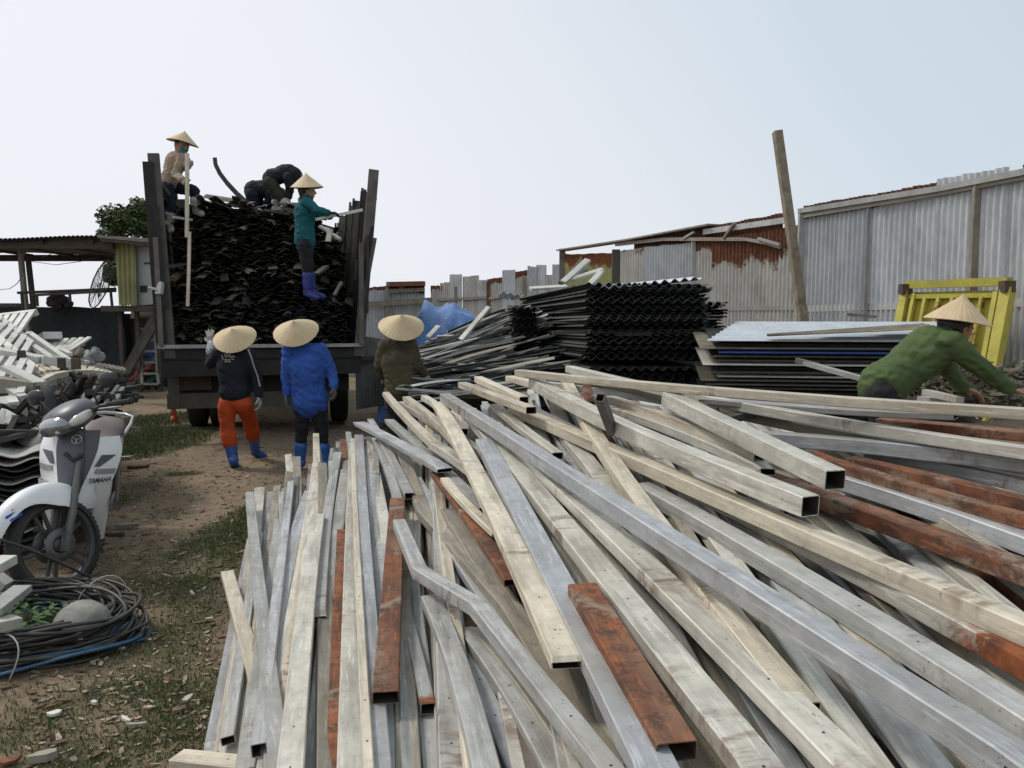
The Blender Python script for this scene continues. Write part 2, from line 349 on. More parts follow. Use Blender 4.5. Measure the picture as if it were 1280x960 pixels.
def square_tube(pts, w, h, roll=0.0, rust=(0,0), wear=0, crush=True):
    """hollow rectangular tube along a polyline; rust = amount near the first and last end"""
    mb = MB(); m = len(pts); o, i = sect(w, h); T = []
    qe = random.Random(int(abs(pts[0].x*9173+pts[-1].y*771)*10)); cr = [(qe.uniform(.45,.85), qe.uniform(-.25,.25)) if crush and qe.random() < .4 else (qe.uniform(.9,1.0), 0) for _ in range(2)]
    L = [0]
    for k in range(1, m): L.append(L[-1]+(pts[k]-pts[k-1]).length)
    for sec, flip in ((o, False), (i, True)):
        vs = []; rs = []
        for k in range(m):
            t_ = (pts[min(k+1, m-1)]-pts[max(k-1, 0)]).normalized()
            x = t_.cross(Vector((0,0,1))).normalized(); u = x.cross(t_).normalized()
            q = Quaternion(t_, roll); x = q@x; u = q@u
            r_ = max(rust[0]*(1-min(1, L[k]/0.5)), rust[1]*(1-min(1, (L[-1]-L[k])/0.6)))
            if flip: r_ = max(r_*.5, 0.0)
            cs, sk = cr[0] if k == 0 else (cr[1] if k == m-1 else (1.0, 0))      # knocked and squashed ends
            for (a, b) in sec: vs.append(pts[k]+x*(a*(1+.12*(1-cs))+sk*b)+u*(b*cs+(sk*a*.3))+t_*(b*.35*sk)); rs.append(max(r_, wear))
        fs = []
        for k in range(m-1):
            for j in range(8):
                l = (j+1) % 8; f = (k*8+j, k*8+l, (k+1)*8+l, (k+1)*8+j); fs.append(f[::-1] if flip else f)
        mb.add(vs, fs, 1 if flip else 0, rs)
        T.append(vs)
    base = len(T[0])
    mb.tuv = [(L[k], j*.02, o[j][0]) for k in range(m) for j in range(8)]*2
    for e in (0, m-1):
        fs = []
        for j in range(8): l = (j+1) % 8; f = (e*8+j, e*8+l, base+e*8+l, base+e*8+j); fs.append(f if e else f[::-1])
        mb.f += fs; mb.mi += [0]*8; mb.sm += [False]*8
    return mb
def set_tuv(o, mb):
    at = o.data.attributes.new('tuv', 'FLOAT_VECTOR', 'POINT'); at.data.foreach_set('vector', [c for v in mb.tuv for c in v]); return o
def place_tube(pp, w, h, off, kind, label, group, rust=(0,0), wear=0, name='steel_tube', roll=0, straight=False, n=10, ext=(0,0), cat='steel tube'):
    offs = off if hasattr(off, '__len__') else [off]*len(pp)
    K = [hit(p[0], p[1], o_) for p, o_ in zip(pp, offs)]
    pts = []
    if not straight and len(pp) > 2:      # one gentle bow through the measured points
        L_ = [0]
        for a, b in zip(K, K[1:]): L_.append(L_[-1]+(b-a).length)
        deg = 2; co = [np.polyfit(L_, [k_[i] for k_ in K], deg) for i in range(3)]
        K2 = [Vector([float(np.polyval(c_, L_[-1]*f/(2*n))) for c_ in co]) for f in range(2*n+1)]; pts = K2[:-1]; K = [K2[-1]]
    for s_ in range(len(K)-1):
        m = max(2, n//(len(K)-1))
        for k in range(m):
            f = k/m
            if straight: pts.append(K[s_].lerp(K[s_+1], f))
            else:
                # parameter even along the ground, height eased towards the heap's surface
                q = K[s_].lerp(K[s_+1], f); hz = HP(q.x, q.y)+offs[s_]*(1-f)+offs[s_+1]*f
                q = Vector((q.x, q.y, q.z*0.8+hz*0.2)) if f > 0 else q
                pts.append(q)
    pts.append(K[-1])
    if ext[0]: pts.insert(0, pts[0]+(pts[0]-pts[1]).normalized()*ext[0])
    if ext[1]: pts.append(pts[-1]+(pts[-1]-pts[-2]).normalized()*ext[1])
    # densify the ends so that rust stays near them
    for e in (0, -1):
        if rust[e]:
            a, b = (pts[0], pts[1]) if e == 0 else (pts[-1], pts[-2])
            ex = [a.lerp(b, f) for f in (0.08, 0.2, 0.4, 0.7)]
            if e == 0: pts[1:1] = ex
            else: pts[-1:-1] = ex[::-1]
    if not rust[1]: pts[-1:-1] = [pts[-1].lerp(pts[-2], .06/max(.07,(pts[-1]-pts[-2]).length))]
    if not rust[0]: pts[1:1] = [pts[0].lerp(pts[1], .06/max(.07,(pts[1]-pts[0]).length))]
    mb = square_tube(pts, w*(.86 if 'open end' in label or 'rusty' in label else .78), h*.9, roll, rust, wear, crush='open end' not in label)
    return set_tuv(one(mb, name, [M[kind], M['inside']], label, cat, group), mb)
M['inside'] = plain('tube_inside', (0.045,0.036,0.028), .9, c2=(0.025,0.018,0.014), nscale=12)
GL = 'tubes in the left bundle of the heap'; GC = 'tubes in the middle of the heap'; GR = 'tubes in the right part of the heap'
HERO = [
 # pixels, width, height, offset, material, rust ends, group, label
 ([(312,618),(330,790),(353,985)], .075,.045,.24,'grey',(.0,.0),GL,'long grey tube slanting over the left bundle, topmost at its left edge'),
 ([(284,716),(326,868)], .08,.045,.16,'cream',(0,0),GL,'cream tube with square cut end sticking out at the left edge of the bundle'),
 ([(315,676),(266,945)], .08,.045,.05,'zinc',(0,0),GL,'bluish tube forming the outer left edge of the bundle beside the grass'),
 ([(304,780),(281,945)], .08,.045,.10,'cream',(0,0),GL,'cream tube just inside the outer left tube, ending above the cream crosspiece'),
 ([(339,616),(322,740),(310,960)], .07,.04,.06,'grey',(0,0),GL,'grey tube under the topmost one of the left bundle, end near the grass'),
 ([(352,613),(330,760),(322,985)], .07,.04,.09,'zinc',(0,0),GL,'bluish tube second from the grass at the far end of the left bundle'),
 ([(356,634),(330,727),(322,800)], .07,.04,.14,'cream',(0,0),GL,'narrow cream tube lying between grey tubes near the far left end'),
 ([(375,612),(336,800),(330,985)], .075,.045,.12,'grey',(0,0),GL,'pale grey tube with rounded far end, left of the bowed one'),
 ([(387,617),(365,690),(348,830),(345,985)], .085,.05,.20,'zinc',(0,0),GL,'bowed bluish tube curving over at the far end of the left bundle'),
 ([(395,544),(398,655)], .075,.045,.20,'cream',(0,0),GL,'cream tube standing up highest at the far end, below the blue jacket'),
 ([(398,648),(380,790),(362,985)], .09,.06,.26,'pale',(0,0),GL,'thick pale tube with cream side running from the tall cream end to the near edge'),
 ([(386,650),(368,780),(350,985)], .05,.04,.20,'cream',(0,0),GL,'thin cream tube dotted with holes beside the thick pale one'),
 ([(423,567),(408,660),(398,775)], .075,.045,.22,'grey',(0,0),GL,'grey tube right of the tall cream end, slanting under the wide grey one'),
 ([(432,590),(412,760),(392,985)], .085,.05,.18,'grey',(0,0),GL,'wide grey tube left of the half rusted one in the left bundle'),
 ([(428,665),(424,790),(418,985)], .07,.045,.19,'rust',(0,0),GL,'brown rusted narrow tube lying sunken between two wide grey tubes'),
 ([(443,556),(441,740),(440,985)], .10,.05,.23,'pale',(0,0),GL,'wide pale tube running straight to the near edge left of the ridge tube'),
 ([(449,548),(458,740),(474,985)], .085,.07,.30,'zinc',(0,0),GL,'thick bluish ridge tube on top of the left bundle right of the pale one'),
 ([(441,550),(449,740),(462,985)], .035,.03,.34,'cream',(0,0.2),GL,'narrow cream strip tube running along the ridge tube'),
 ([(497,627),(490,740),(482,872)], .085,.045,.33,'rust',(0,0),GC,'orange brown rusty tube lying steeply on top near the ridge tube'),
 ([(398,768),(486,866),(566,975)], .095,.045,.10,'cream',(0,0),GC,'cream tube crossing low beneath the left bundle towards the bottom edge'),
 ([(471,552),(486,590),(498,626)], .06,.04,.30,'grey',(0,0),GC,'short grey tube leading to the far end of the orange brown one'),
 ([(460,548),(473,610),(486,690)], .07,.04,.24,'pale',(0,0),GC,'pale tube just right of the ridge tube at the far end'),
 ([(499,655),(525,716),(597,760),(768,975)], .07,.05,.36,'grey',(0,0),GC,'grey tube kinked twice, lying over the hollow in the middle of the heap'),
 ([(502,568),(530,642),(637,762),(765,968)], .085,.05,.26,'tan',(0,0),GC,'bent dusty tube running from the left hollow down to the bottom edge'),
 ([(548,505),(608,620),(683,762),(707,832)], .095,.04,.42,'cream',(0,.35),GC,'wide cream tube with torn rusty near end on top in the middle'),
 ([(556,497),(700,588),(860,694),(1070,830),(1300,972)], .085,.065,.44,'zinc',(0,0),GC,'longest bright bluish tube running on top from the far end to the lower right corner'),
 ([(588,519),(690,645),(820,792),(960,985)], .11,.05,.36,'pale',(0,0),GC,'wide pale tube, left one of the long pair under the bluish tube'),
 ([(612,530),(740,645),(863,765),(1085,985)], .11,.05,.35,'pale',(0,.5),GC,'wide pale tube, right one of the long pair, rust along its near end'),
 ([(606,553),(640,630),(722,762),(825,985)], .10,.05,.40,'zinc',(0,0),GC,'shiny bluish tube running to the bottom edge left of the rusty box tube'),
 ([(728,738),(846,940)], .10,.052,[.42,.40],'rust',(0,0),GC,'thick rusty box tube with black open end at the bottom centre'),
 ([(648,610),(745,722),(900,985)], .11,.04,.27,'tan',(0,0),GC,'wide tan tube running underneath the thick rusty box tube'),
 ([(548,592),(600,660),(646,728)], .10,.03,.33,'rust',(0,0),GC,'rusty channel lying open side up left of the wide cream tube'),
 ([(556,600),(592,640),(622,668)], .05,.03,.36,'cream',(0,0),GC,'short cream tube nested in the rusty channel'),
 ([(707,476),(780,595),(862,722),(935,800),(1010,890)], .09,.05,.34,'cream',(0,0),GC,'cream tube with rust spots passing beneath the longest bluish tube'),
 ([(668,478),(760,528),(860,570),(1012,633)], .08,.075,.42,'pale',(0,0),GR,'thick pale square tube with clean square open end right of centre'),
 ([(836,498),(930,545),(1044,600)], .085,.075,.44,'pale',(.25,.45),GR,'thick pale square tube with rust stained open end, uppermost on the right'),
 ([(641,512),(860,601),(1025,686),(1310,795)], .09,.06,.33,'cream',(0,.1),GR,'long cream yellow tube below the clean square end, rust along its underside'),
 ([(845,602),(1000,680),(1175,762),(1310,850)], .09,.06,.28,'pale',(0,.85),GR,'long pale tube reaching the right edge with a brown rusted near end'),
 ([(800,610),(940,690),(1062,762),(1310,920)], .10,.06,.27,'grey',(0,0),GR,'long light grey tube above the longest bluish tube at the right'),
 ([(860,690),(912,744),(1040,842),(1212,968)], .12,.07,.20,'tan',(0,0),GR,'wide dull tan tube sunk under the longest bluish tube, near end closed dark'),
 ([(880,760),(985,865),(1100,990)], .10,.05,.14,'grey',(0,0),GR,'dusty grey tube deep beneath the wide tan one at the bottom right'),
 ([(709,547),(780,640),(856,760)], .10,.04,.28,'pale',(0,0),GC,'flat pale tube seen between the long pair and the cream spotted tube'),
 ([(578,481),(620,497),(664,513)], .07,.045,.44,'cream',(0,.15),GC,'short cream tube with dark open end at the crest of the heap'),
 ([(598,474),(628,488),(655,500)], .065,.045,.43,'cream',(0,.3),GC,'cream tube with open end just behind the crest, beside the shorter one'),
 ([(637,473),(700,492),(735,506)], .07,.045,.36,'cream',(0,0),GC,'cream tube behind the crest pointing to the small rusty stub'),
 ([(600,480),(680,520),(760,560)], .07,.04,.30,'grey',(0,0),GC,'grey tube lying just under the crest tubes'),
 ([(482,492),(510,524),(544,557)], .07,.05,.36,'cream',(0,0),GC,'cream tube rising to the far left peak below the olive jacket'),
 ([(507,498),(545,528),(600,590)], .06,.05,.34,'cream',(0,0),GC,'cream tube second from the far left peak'),
 ([(502,505),(560,540),(620,578)], .065,.05,.30,'pale',(0,0),GC,'pale tube crossing under the cream ones at the far left peak'),
 ([(530,497),(552,512),(580,540)], .06,.045,.36,'pale',(0,0),GC,'short pale tube end between the far left peak and the wide cream tube'),
 ([(448,529),(500,556),(556,588)], .09,.035,.38,'zinc',(0,0),GC,'flat bluish tube slanting down from the ridge tube to the rusty channel'),
 ([(463,526),(485,565),(512,620)], .065,.04,.30,'grey',(0,0),GC,'grey tube under the flat bluish one at the far left'),
 ([(486,526),(545,580),(607,640)], .07,.045,.31,'grey',(0,0),GC,'grey tube parallel to the rusty channel on its left'),
 ([(542,556),(590,588),(640,628)], .085,.05,.36,'pale',(0,0),GC,'pale tube continuing below the far left peak towards the shiny bluish tube'),
 ([(452,575),(470,640),(484,700)], .06,.04,.2,'grey',(0,0),GC,'dull grey tube sunken beside the ridge tube'),
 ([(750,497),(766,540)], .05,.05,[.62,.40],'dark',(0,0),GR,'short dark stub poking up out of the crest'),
 ([(733,484),(738,504)], .05,.045,[.47,.42],'rust',(0,0),GR,'small rusty stub poking up behind the crest'),
 ([(502,752),(520,820),(535,886)], .05,.04,.24,'grey',(0,.6),GC,'short grey tube with open rusty end in the hollow'),
 ([(538,750),(570,830),(612,985)], .085,.045,.28,'grey',(0,0),GC,'wide grey tube running out of the hollow to the bottom edge'),
 ([(571,790),(605,870),(655,985)], .07,.045,.20,'zinc',(0,0),GC,'bluish tube right of the wide grey one at the bottom'),
 ([(581,788),(640,870),(704,985)], .08,.045,.22,'grey',(0,0),GC,'grey tube third from the hollow at the bottom edge'),
 ([(597,790),(665,870),(740,985)], .08,.045,.21,'tan',(0,0),GC,'tan tube fourth from the hollow at the bottom edge'),
 ([(490,832),(515,870),(548,915)], .07,.04,.14,'zinc',(0,0),GC,'bluish tube low in the dark gap above the cream crossing tube'),
 ([(506,740),(535,860),(560,985)], .08,.04,.14,'grey',(0,0),GC,'grey tube deep in the hollow'),
 ([(560,640),(610,720),(700,850),(760,985)], .09,.04,.26,'tan',(0,.0),GC,'speckled tan tube between the bent dusty tube and the wide cream one'),
 ([(520,600),(575,700),(640,800)], .08,.04,.24,'zinc',(0,0),GC,'dark bluish tube seen under the bent dusty tube'),
 ([(650,466),(800,482),(1040,500),(1320,520)], .075,.045,.50,'cream',(0,0),GR,'long cream tube lying nearly level along the back of the heap'),
 ([(712,461),(870,498),(1060,530),(1320,572)], .07,.05,.40,'pale',(0,0),GR,'long pale tube pocked with holes just below the level cream one'),
 ([(880,500),(1030,512),(1195,520)], .14,.03,.41,'grey',(0,0),GR,'broad flat grey tube between the level cream tube and the pocked one'),
 ([(870,505),(1000,537),(1140,556),(1320,592)], .07,.05,.33,'tan',(0,0),GR,'dusty tube with a row of holes under the pocked pale one'),
 ([(915,545),(1050,556),(1170,565),(1320,586)], .09,.06,.34,'zinc',(0,0),GR,'bluish steel tube running to the right edge behind the rusty pair'),
 ([(1085,568),(1200,588),(1320,618)], .08,.05,.27,'grey',(0,0),GR,'grey tube under the bluish one at the right edge'),
 ([(1014,571),(1120,606),(1320,662)], .07,.05,.30,'rust',(0,0),GR,'orange rusty tube, nearer one of the rusty pair at the right'),
 ([(1062,577),(1160,600),(1320,640)], .07,.05,.30,'rust',(0,0),GR,'orange rusty tube, farther one of the rusty pair at the right'),
 ([(1040,598),(1160,635),(1320,692)], .10,.06,.26,'zinc',(0,0),GR,'wide bluish tube in front of the rusty pair'),
 ([(950,597),(1100,650),(1320,730)], .10,.06,.27,'rust',(.0,0),GR,'wide brown rusty tube reaching the right edge beside the wide bluish one'),
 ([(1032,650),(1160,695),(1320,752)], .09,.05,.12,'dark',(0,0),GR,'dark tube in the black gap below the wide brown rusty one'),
 ([(1100,527),(1200,537),(1320,548)], .13,.04,.33,'rust',(0,0),GR,'rusty flat bar behind the pocked pale tube at the right edge'),
 ([(761,499),(860,532),(950,572)], .07,.045,.36,'cream',(0,0),GR,'cream tube sliding under the rust stained square tube'),
 ([(768,513),(860,545),(960,590)], .08,.045,.33,'pale',(0,0),GR,'pale tube just below the cream one behind the clean square tube'),
 ([(780,530),(880,575),(990,640)], .08,.045,.28,'zinc',(0,0),GR,'bluish tube squeezed behind the clean square tube'),
 ([(900,527),(942,516)], .07,.04,.36,'dark',(0,0),GR,'short dark tube end lying crosswise behind the rust stained one'),
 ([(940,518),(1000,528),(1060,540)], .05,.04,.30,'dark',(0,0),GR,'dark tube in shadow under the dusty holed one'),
 ([(222,950),(334,962)], .09,.045,.12,'cream',(0,0),GL,'cream crosspiece under the left bundle at the bottom left corner'),
 ([(700,470),(820,494),(900,512)], .06,.04,.34,'tan',(0,0),GR,'dusty tan tube along the crest under the level cream one'),
 ([(655,478),(760,490),(850,505)], .06,.04,.30,'grey',(0,0),GR,'thin grey tube at the back of the crest'),
 ([(619,507),(655,538),(697,570)], .07,.04,.33,'pale',(0,0),GC,'pale tube between the crest tubes and the long pair'),
 ([(760,520),(800,580),(840,640)], .05,.04,.22,'tan',(0,0),GC,'narrow tan tube in the dark gap beside the spotted cream tube'),
]
for (pp, w, h, off, kd, ru, gr, lb) in HERO:
    straight = len(pp) == 2 or 'kinked' in lb or 'bent' in lb
    place_tube(pp, w, h, off, kd, lb, gr, ru, straight=straight)
# the buried layers: tubes of which only slivers show
q = random.Random(21)
NF = 205
for i in range(NF):
    t_ = (i+q.uniform(0, 1))/NF; lay = q.choice((0.24, 0.20, 0.16, 0.10, 0.03, -0.06))
    # far end along the crest, near end along the bottom and right edges of the heap
    far = [(318,640),(400,560),(470,540),(560,510),(640,490),(720,478),(840,490),(960,510),(1060,540)]
    near = [(262,960),(380,1000),(500,1040),(640,1060),(800,1060),(1010,1060),(1330,1000),(1330,830),(1330,640)]
    f = t_*(len(far)-1); k = min(int(f), len(far)-2); f -= k
    a = Vector(far[k]).lerp(Vector(far[k+1]), f); b = Vector(near[k]).lerp(Vector(near[k+1]), f)
    jx = q.gauss(0, 26); b.x += jx*1.3; a.x += q.gauss(0, 14); a.y += abs(q.gauss(0, 26)); b.y += q.gauss(0, 20)
    if k == 0: b.x = max(b.x, 285); a.x = max(a.x, 325)
    A = hit(a.x, a.y, lay); B = hit(b.x, b.y, lay)
    pts = []
    for j in range(9):
        p_ = A.lerp(B, j/8); pts.append(Vector((p_.x, p_.y, p_.z*0.8+0.2*(HP(p_.x, p_.y)+lay))))
    for p_ in pts: p_.z = max(p_.z, 0.06)
    pts[1:1] = [pts[0].lerp(pts[1], .06/max(.07,(pts[1]-pts[0]).length))]; pts[-1:-1] = [pts[-1].lerp(pts[-2], .06/max(.07,(pts[-1]-pts[-2]).length))]
    kd = q.choices(['grey','pale','zinc','cream','tan','dark','rust'], [5,3.5,3,2,3,1.6,.5])[0]
    mb = square_tube(pts, q.choice((.045,.055,.065,.08)), q.choice((.03,.04,.045)), q.uniform(-.25,.25), (0, 0.3 if q.random() < .3 else 0), 0)
    zn = 'left' if t_ < .25 else ('middle' if t_ < .6 else 'right'); dp = 'mostly buried' if lay < .12 else 'half buried'
    cn = {'grey':'dull grey','pale':'pale','zinc':'bluish grey','cream':'cream','tan':'dusty tan','dark':'dark','rust':'rusty'}[kd]
    set_tuv(one(mb, 'steel_tube', [M[kd], M['inside']], '%s tube %s under the upper tubes in the %s part of the heap' % (cn, dp, zn), 'steel tube', '%s tubes %s in the %s of the heap' % (cn, dp, zn)), mb)
# ---------------------------------------------------------------- corrugated fence on the right
def lerp_tab(tab, x):
    if x <= tab[0][0]: return tab[0][1]
    for (a, b), (c_, d_) in zip(tab, tab[1:]):
        if x <= c_: return b+(d_-b)*(x-a)/(c_-a)
    return tab[-1][1]
def inv_depth(px, tab): return 1/lerp_tab([(a, 1/b) for a, b in tab], px)
FD = [(455,22.5),(540,22),(700,18.8),(1000,12),(1290,8.6),(1420,7.5)]
def FDepth(px): return inv_depth(px, FD)
def corr_panel(A, B, za, zb, z0=0.0, pitch=0.086, amp=0.021, rust_top=0.0, rust_depth=0.5, seed=0, off=0.0, ragged=0.0, tilt=0.0, streak=0.0):
    """corrugated upright sheet from A to B (ground points), heights za..zb"""
    A = Vector((A[0], A[1], 0)); B = Vector((B[0], B[1], 0)); d = B-A; L = d.length; t_ = d/L; nrm = Vector((t_.y, -t_.x, 0))
    if nrm.y > 0: nrm = -nrm
    n = max(6, int(L/pitch*6)); q = random.Random(seed); ph = q.uniform(0, 6); vs = []; rs = []; NR = 14
    for j in range(NR+1):
        for i in range(n+1):
            u = i/n; top = za+(zb-za)*u+(ragged*noise.noise(Vector((u*6+seed, 3, 1))) if ragged else 0)
            f = 1-(1-j/NR)**1.4 if rust_top else j/NR
            z = z0+(top-z0)*f; a = amp*math.sin(2*math.pi*u*L/pitch+ph)
            a += 0.012*noise.noise(Vector((u*L*1.3, z*0.9, seed*3.1)))
            p_ = A+t_*(u*L+tilt*(z-z0))+nrm*(a+off); vs.append((p_.x, p_.y, z))
            dz = top-z; r_ = rust_top*max(0, min(1, 1.25-dz/rust_depth/(0.95+0.9*noise.noise(Vector((u*L*1.6, 0, seed)))+.35*noise.noise(Vector((u*L*6, 0, seed)))+1e-3))) if rust_top else 0
            if streak: r_ = max(r_, streak*(0.5+0.9*noise.noise(Vector((u*L*5, z*0.5, seed*1.7)))))
            rs.append(r_)
    m = MB(); m.add(vs, [(j*(n+1)+i, j*(n+1)+i+1, (j+1)*(n+1)+i+1, (j+1)*(n+1)+i) for j in range(NR) for i in range(n)], 0, rs, True); return m
def fence_panels(root, spec, dep):
    for k, (x0, x1, y0, y1, mat, rt, rd, off, st) in enumerate(spec):
        a = P(x0, y0, dep(x0)); b = P(x1, y1, dep(x1))
        part(corr_panel(a, b, a.z, b.z, 0, rust_top=rt, rust_depth=rd, seed=k+7, off=off, streak=st, ragged=0.02), 'corrugated_sheet', M[mat], root)
fr = thing('corrugated_fence', (4.4, 12, 0), 'tall corrugated metal fence with rusty top sheets running along the right side of the yard', 'fence')
fence_panels(fr, [(1263,1400,216,190,'sheet',0,0,0,.1),(1174,1264,224,208,'sheet',0,0,.012,.15),(1083,1176,262,240,'sheet',0,0,0,.1),(1005,1085,266,252,'sheet',0,0,.01,.25),
    (1099,1174,240,226,'sheet',.95,2.5,-.07,0),(1000,1097,257,240,'sheet',.95,2.5,-.07,0),
    (947,1006,290,280,'sheet_tan',1,.62,0,.35),(892,948,299,290,'sheet_tan',1,.8,.012,.45),(880,976,283,266,'sheet',1,3.0,-.07,.3),(867,893,304,299,'sheet_tan',.9,.45,0,.3),(790,882,300,283,'sheet',1,3.0,-.05,.3),
    (807,868,309,303,'sheet',.25,.3,.012,.1),(772,808,314,309,'sheet_tan',.5,.4,0,.45),(702,770,318,316,'sheet_yel',.9,.42,0,.25)], FDepth)
def fbar(m, pts, w, h, off=0.05):
    for (a, b) in zip(pts, pts[1:]):
        p0 = P(a[0], a[1], FDepth(a[0])-off); p1 = P(b[0], b[1], FDepth(b[0])-off); m.beam(p0, p1, w, h)
m = MB(); fbar(m, [(1400,186),(1280,215),(1174,236),(999,264)], .06, .07, .10); part(m, 'top_rail', M['grey'], fr)
m = MB(); fbar(m, [(1400,192),(1280,222),(1174,242),(1000,271)], .04, .05, .08); part(m, 'lower_top_rail', M['tan'], fr)
m = MB(); fbar(m, [(880,290),(984,275)], .05, .09, .06); part(m, 'top_rail', M['grey'], fr)
m = MB(); fbar(m, [(702,313),(795,299),(893,281)], .30, .03, -.02); part(m, 'coping_board', M['wood'], fr)
m = MB(); fbar(m, [(770,306),(830,299),(932,299)], .05, .06, .10); part(m, 'loose_rail', M['wood'], fr)
m = MB(); fbar(m, [(932,299),(960,304),(976,309)], .05, .05, .10); part(m, 'loose_rail', M['grey'], fr)
m = MB(); fbar(m, [(905,298),(918,279)], .05, .04, .13); part(m, 'brace', M['wood'], fr)
m = MB(); fbar(m, [(948,298),(975,306)], .05, .04, .14); part(m, 'brace', M['grey'], fr)
m = MB(); fbar(m, [(855,298),(868,290)], .05, .04, .13); part(m, 'brace', M['grey'], fr)
m = MB(); fbar(m, [(1400,377),(1230,379),(1011,386)], .05, .09, .05); part(m, 'middle_rail', M['grey'], fr)
m = MB(); fbar(m, [(1000,385),(890,386)], .05, .07, .05); part(m, 'middle_rail', M['grey'], fr)
for (x, yt, w, mt) in ((1003,262,.10,'grey'),(1222,231,.09,'wood'),(867,299,.07,'grey'),(770,312,.16,'dark'),(703,311,.14,'wood'),(1086,258,.04,'grey')):
    a = P(x, yt, FDepth(x)-.07); m = MB(); m.beam((a.x, a.y, 0), a, w, w*.7, (0,1,0)); part(m, 'post', M[mt], fr)
# the ragged far fence
fl = thing('patchwork_fence', (-1, 21, 0), 'patchwork fence of uneven grey and rusty tin sheets beyond the dark stacks', 'fence')
fence_panels(fl, [(539,553,357,357,'sheet_tan',1,.25,0,.5),(551,565,354,352,'sheet_tan',.3,.2,.01,.4),(563,579,343,343,'sheet',0,0,.02,.2),(578,598,346,344,'sheet_tan',.3,.1,0,.4),(597,610,350,350,'sheet',.2,.1,.01,.4),
    (609,630,349,346,'sheet_tan',1,.33,0,.5),(629,645,338,337,'sheet',.3,.1,.02,.3),(644,661,340,337,'sheet_tan',1,.28,0,.45),(660,672,332,334,'sheet',0,0,.02,.1),(671,683,331,331,'sheet',0,0,0,.1),(682,694,344,344,'sheet_tan',.6,.1,.01,.5),(692,704,331,330,'sheet',0,0,.02,.2)], FDepth)
m = MB(); fbar(m, [(547,375),(610,372)], .06, .07); part(m, 'rail', M['wood'], fl)
m = MB(); fbar(m, [(612,373),(656,366)], .06, .07); part(m, 'rail', M['tan'], fl)
for x, yt in ((570,358),(610,352),(655,346)):
    a = P(x, yt, FDepth(x)-.07); m = MB(); m.beam((a.x, a.y, 0), a, .08, .06, (0,1,0)); part(m, 'post', M['wood' if x != 610 else 'rust'], fl)
FB = lambda px: 21.5
fb = thing('tin_fence', (-3.2, 21.5, 0), 'low grey tin fence with dark rusty coping seen right behind the truck', 'fence')
fence_panels(fb, [(300,457,362,360,'sheet',.5,.12,0,.1),(455,486,360,357,'sheet',1,.16,0,.05),(484,531,357,357,'sheet',1,.2,.01,.1)], FB)
m = MB(); a = P(452,381,21.3); b = P(540,375,21.3); m.beam(a, b, .08, .14); part(m, 'rail', M['wood'], fb)
m = MB(); a = P(486,364,21.35); b = P(531,362,21.35); m.beam(a, b, .05, .1); part(m, 'upper_rail', M['wood'], fb)
m = MB(); a = P(484,355.5,21.4); b = P(531,354.5,21.4); m.beam(a, b, .35, .12); part(m, 'coping', M['rust'], fb)
m = MB(); a = P(484,358,21.35); m.beam((a.x, a.y, 0), a, .1, .08, (0,1,0)); part(m, 'post', M['wood'], fb)
# leaning wooden post
m = MB(); a = P(1004,400,11.0); b = P(971.5,164,11.2); a = a+(a-b)*(a.z/(b.z-a.z)); m.beam(a, b, .115, .13, (0,1,0), bev=.008)
one(m, 'timber_post', plain('post_timber', (0.30,0.26,0.19), .9, c2=(0.17,0.14,0.09), nscale=9, dirt=.6, bump=.5), 'tall weathered timber post leaning left against the corrugated fence, standing above everything', 'post')

# ---------------------------------------------------------------- stacks of wavy dark sheets
def wavy_sheet(L, Wd, pitch, amp, th=0.006, q=None, curl=0.0, n_len=4, rust=0):
    """sheet lying flat: length along local y, waves across local x, origin at its near left corner"""
    nw = int(Wd/pitch*7); vs = []; ph = 0
    for s_ in (1, -1):
        for j in range(n_len+1):
            for i in range(nw+1):
                x = Wd*i/nw; y = L*j/n_len
                vs.append(Vector((x, y, amp*math.sin(2*math.pi*x/pitch+ph)+s_*th/2+curl*(x/Wd)**2)))
    m = MB(); N = nw+1; K = (n_len+1)*N; fs = []
    for j in range(n_len):
        for i in range(nw):
            f = (j*N+i, j*N+i+1, (j+1)*N+i+1, (j+1)*N+i); fs.append(f); fs.append(tuple(K+w for w in f[::-1]))
    for i in range(nw): fs += [(i, K+i, K+i+1, i+1), (n_len*N+i, n_len*N+i+1, K+n_len*N+i+1, K+n_len*N+i)]
    for j in range(n_len): fs += [(j*N, (j+1)*N, K+(j+1)*N, K+j*N), (j*N+nw, K+j*N+nw, K+(j+1)*N+nw, (j+1)*N+nw)]
    m.add(vs, fs, 0, rust, False); return m
def darkmat(name, a, b, e_=(0.2,0.2,0.19), sp=0.35):
    t = NT(name); n1 = t.noise(6, 5, .65); n2 = t.noise(40, 3, .6)
    t.vec(); v = t.math('MULTIPLY_ADD', t.cache['rnd'], 1.1, 0.45)
    c = t.mix(t.ramp(n1, .35, .65), a, b); c = t.mix(t.math('MULTIPLY', t.ramp(n2, .58, .72), sp), c, e_)
    c = t.mix(1.0, c, t.node('ShaderNodeCombineColor', {0: v, 1: v, 2: v}).outputs[0], 'MULTIPLY')
    t.bump(n2, .3, .005); return t.set(Base_Color=c, Roughness=.75)
M['black'] = darkmat('sooty_dark_sheet', (0.042,0.043,0.040), (0.016,0.016,0.015), (0.16,0.155,0.14), .5)
M['slate'] = darkmat('slate_grey_strip', (0.13,0.135,0.13), (0.075,0.078,0.072), (0.30,0.29,0.26))
M['olive'] = darkmat('brown_olive_sheet', (0.14,0.125,0.085), (0.075,0.066,0.045), (0.22,0.17,0.1))
M['white_sheet'] = metal('white_galvanised_sheet', (0.62,0.65,0.68), (0.52,0.55,0.58), .4, .3, .2, .1, dirt=.1)
GW = 'dark wavy sheets stacked behind the heap of tubes'
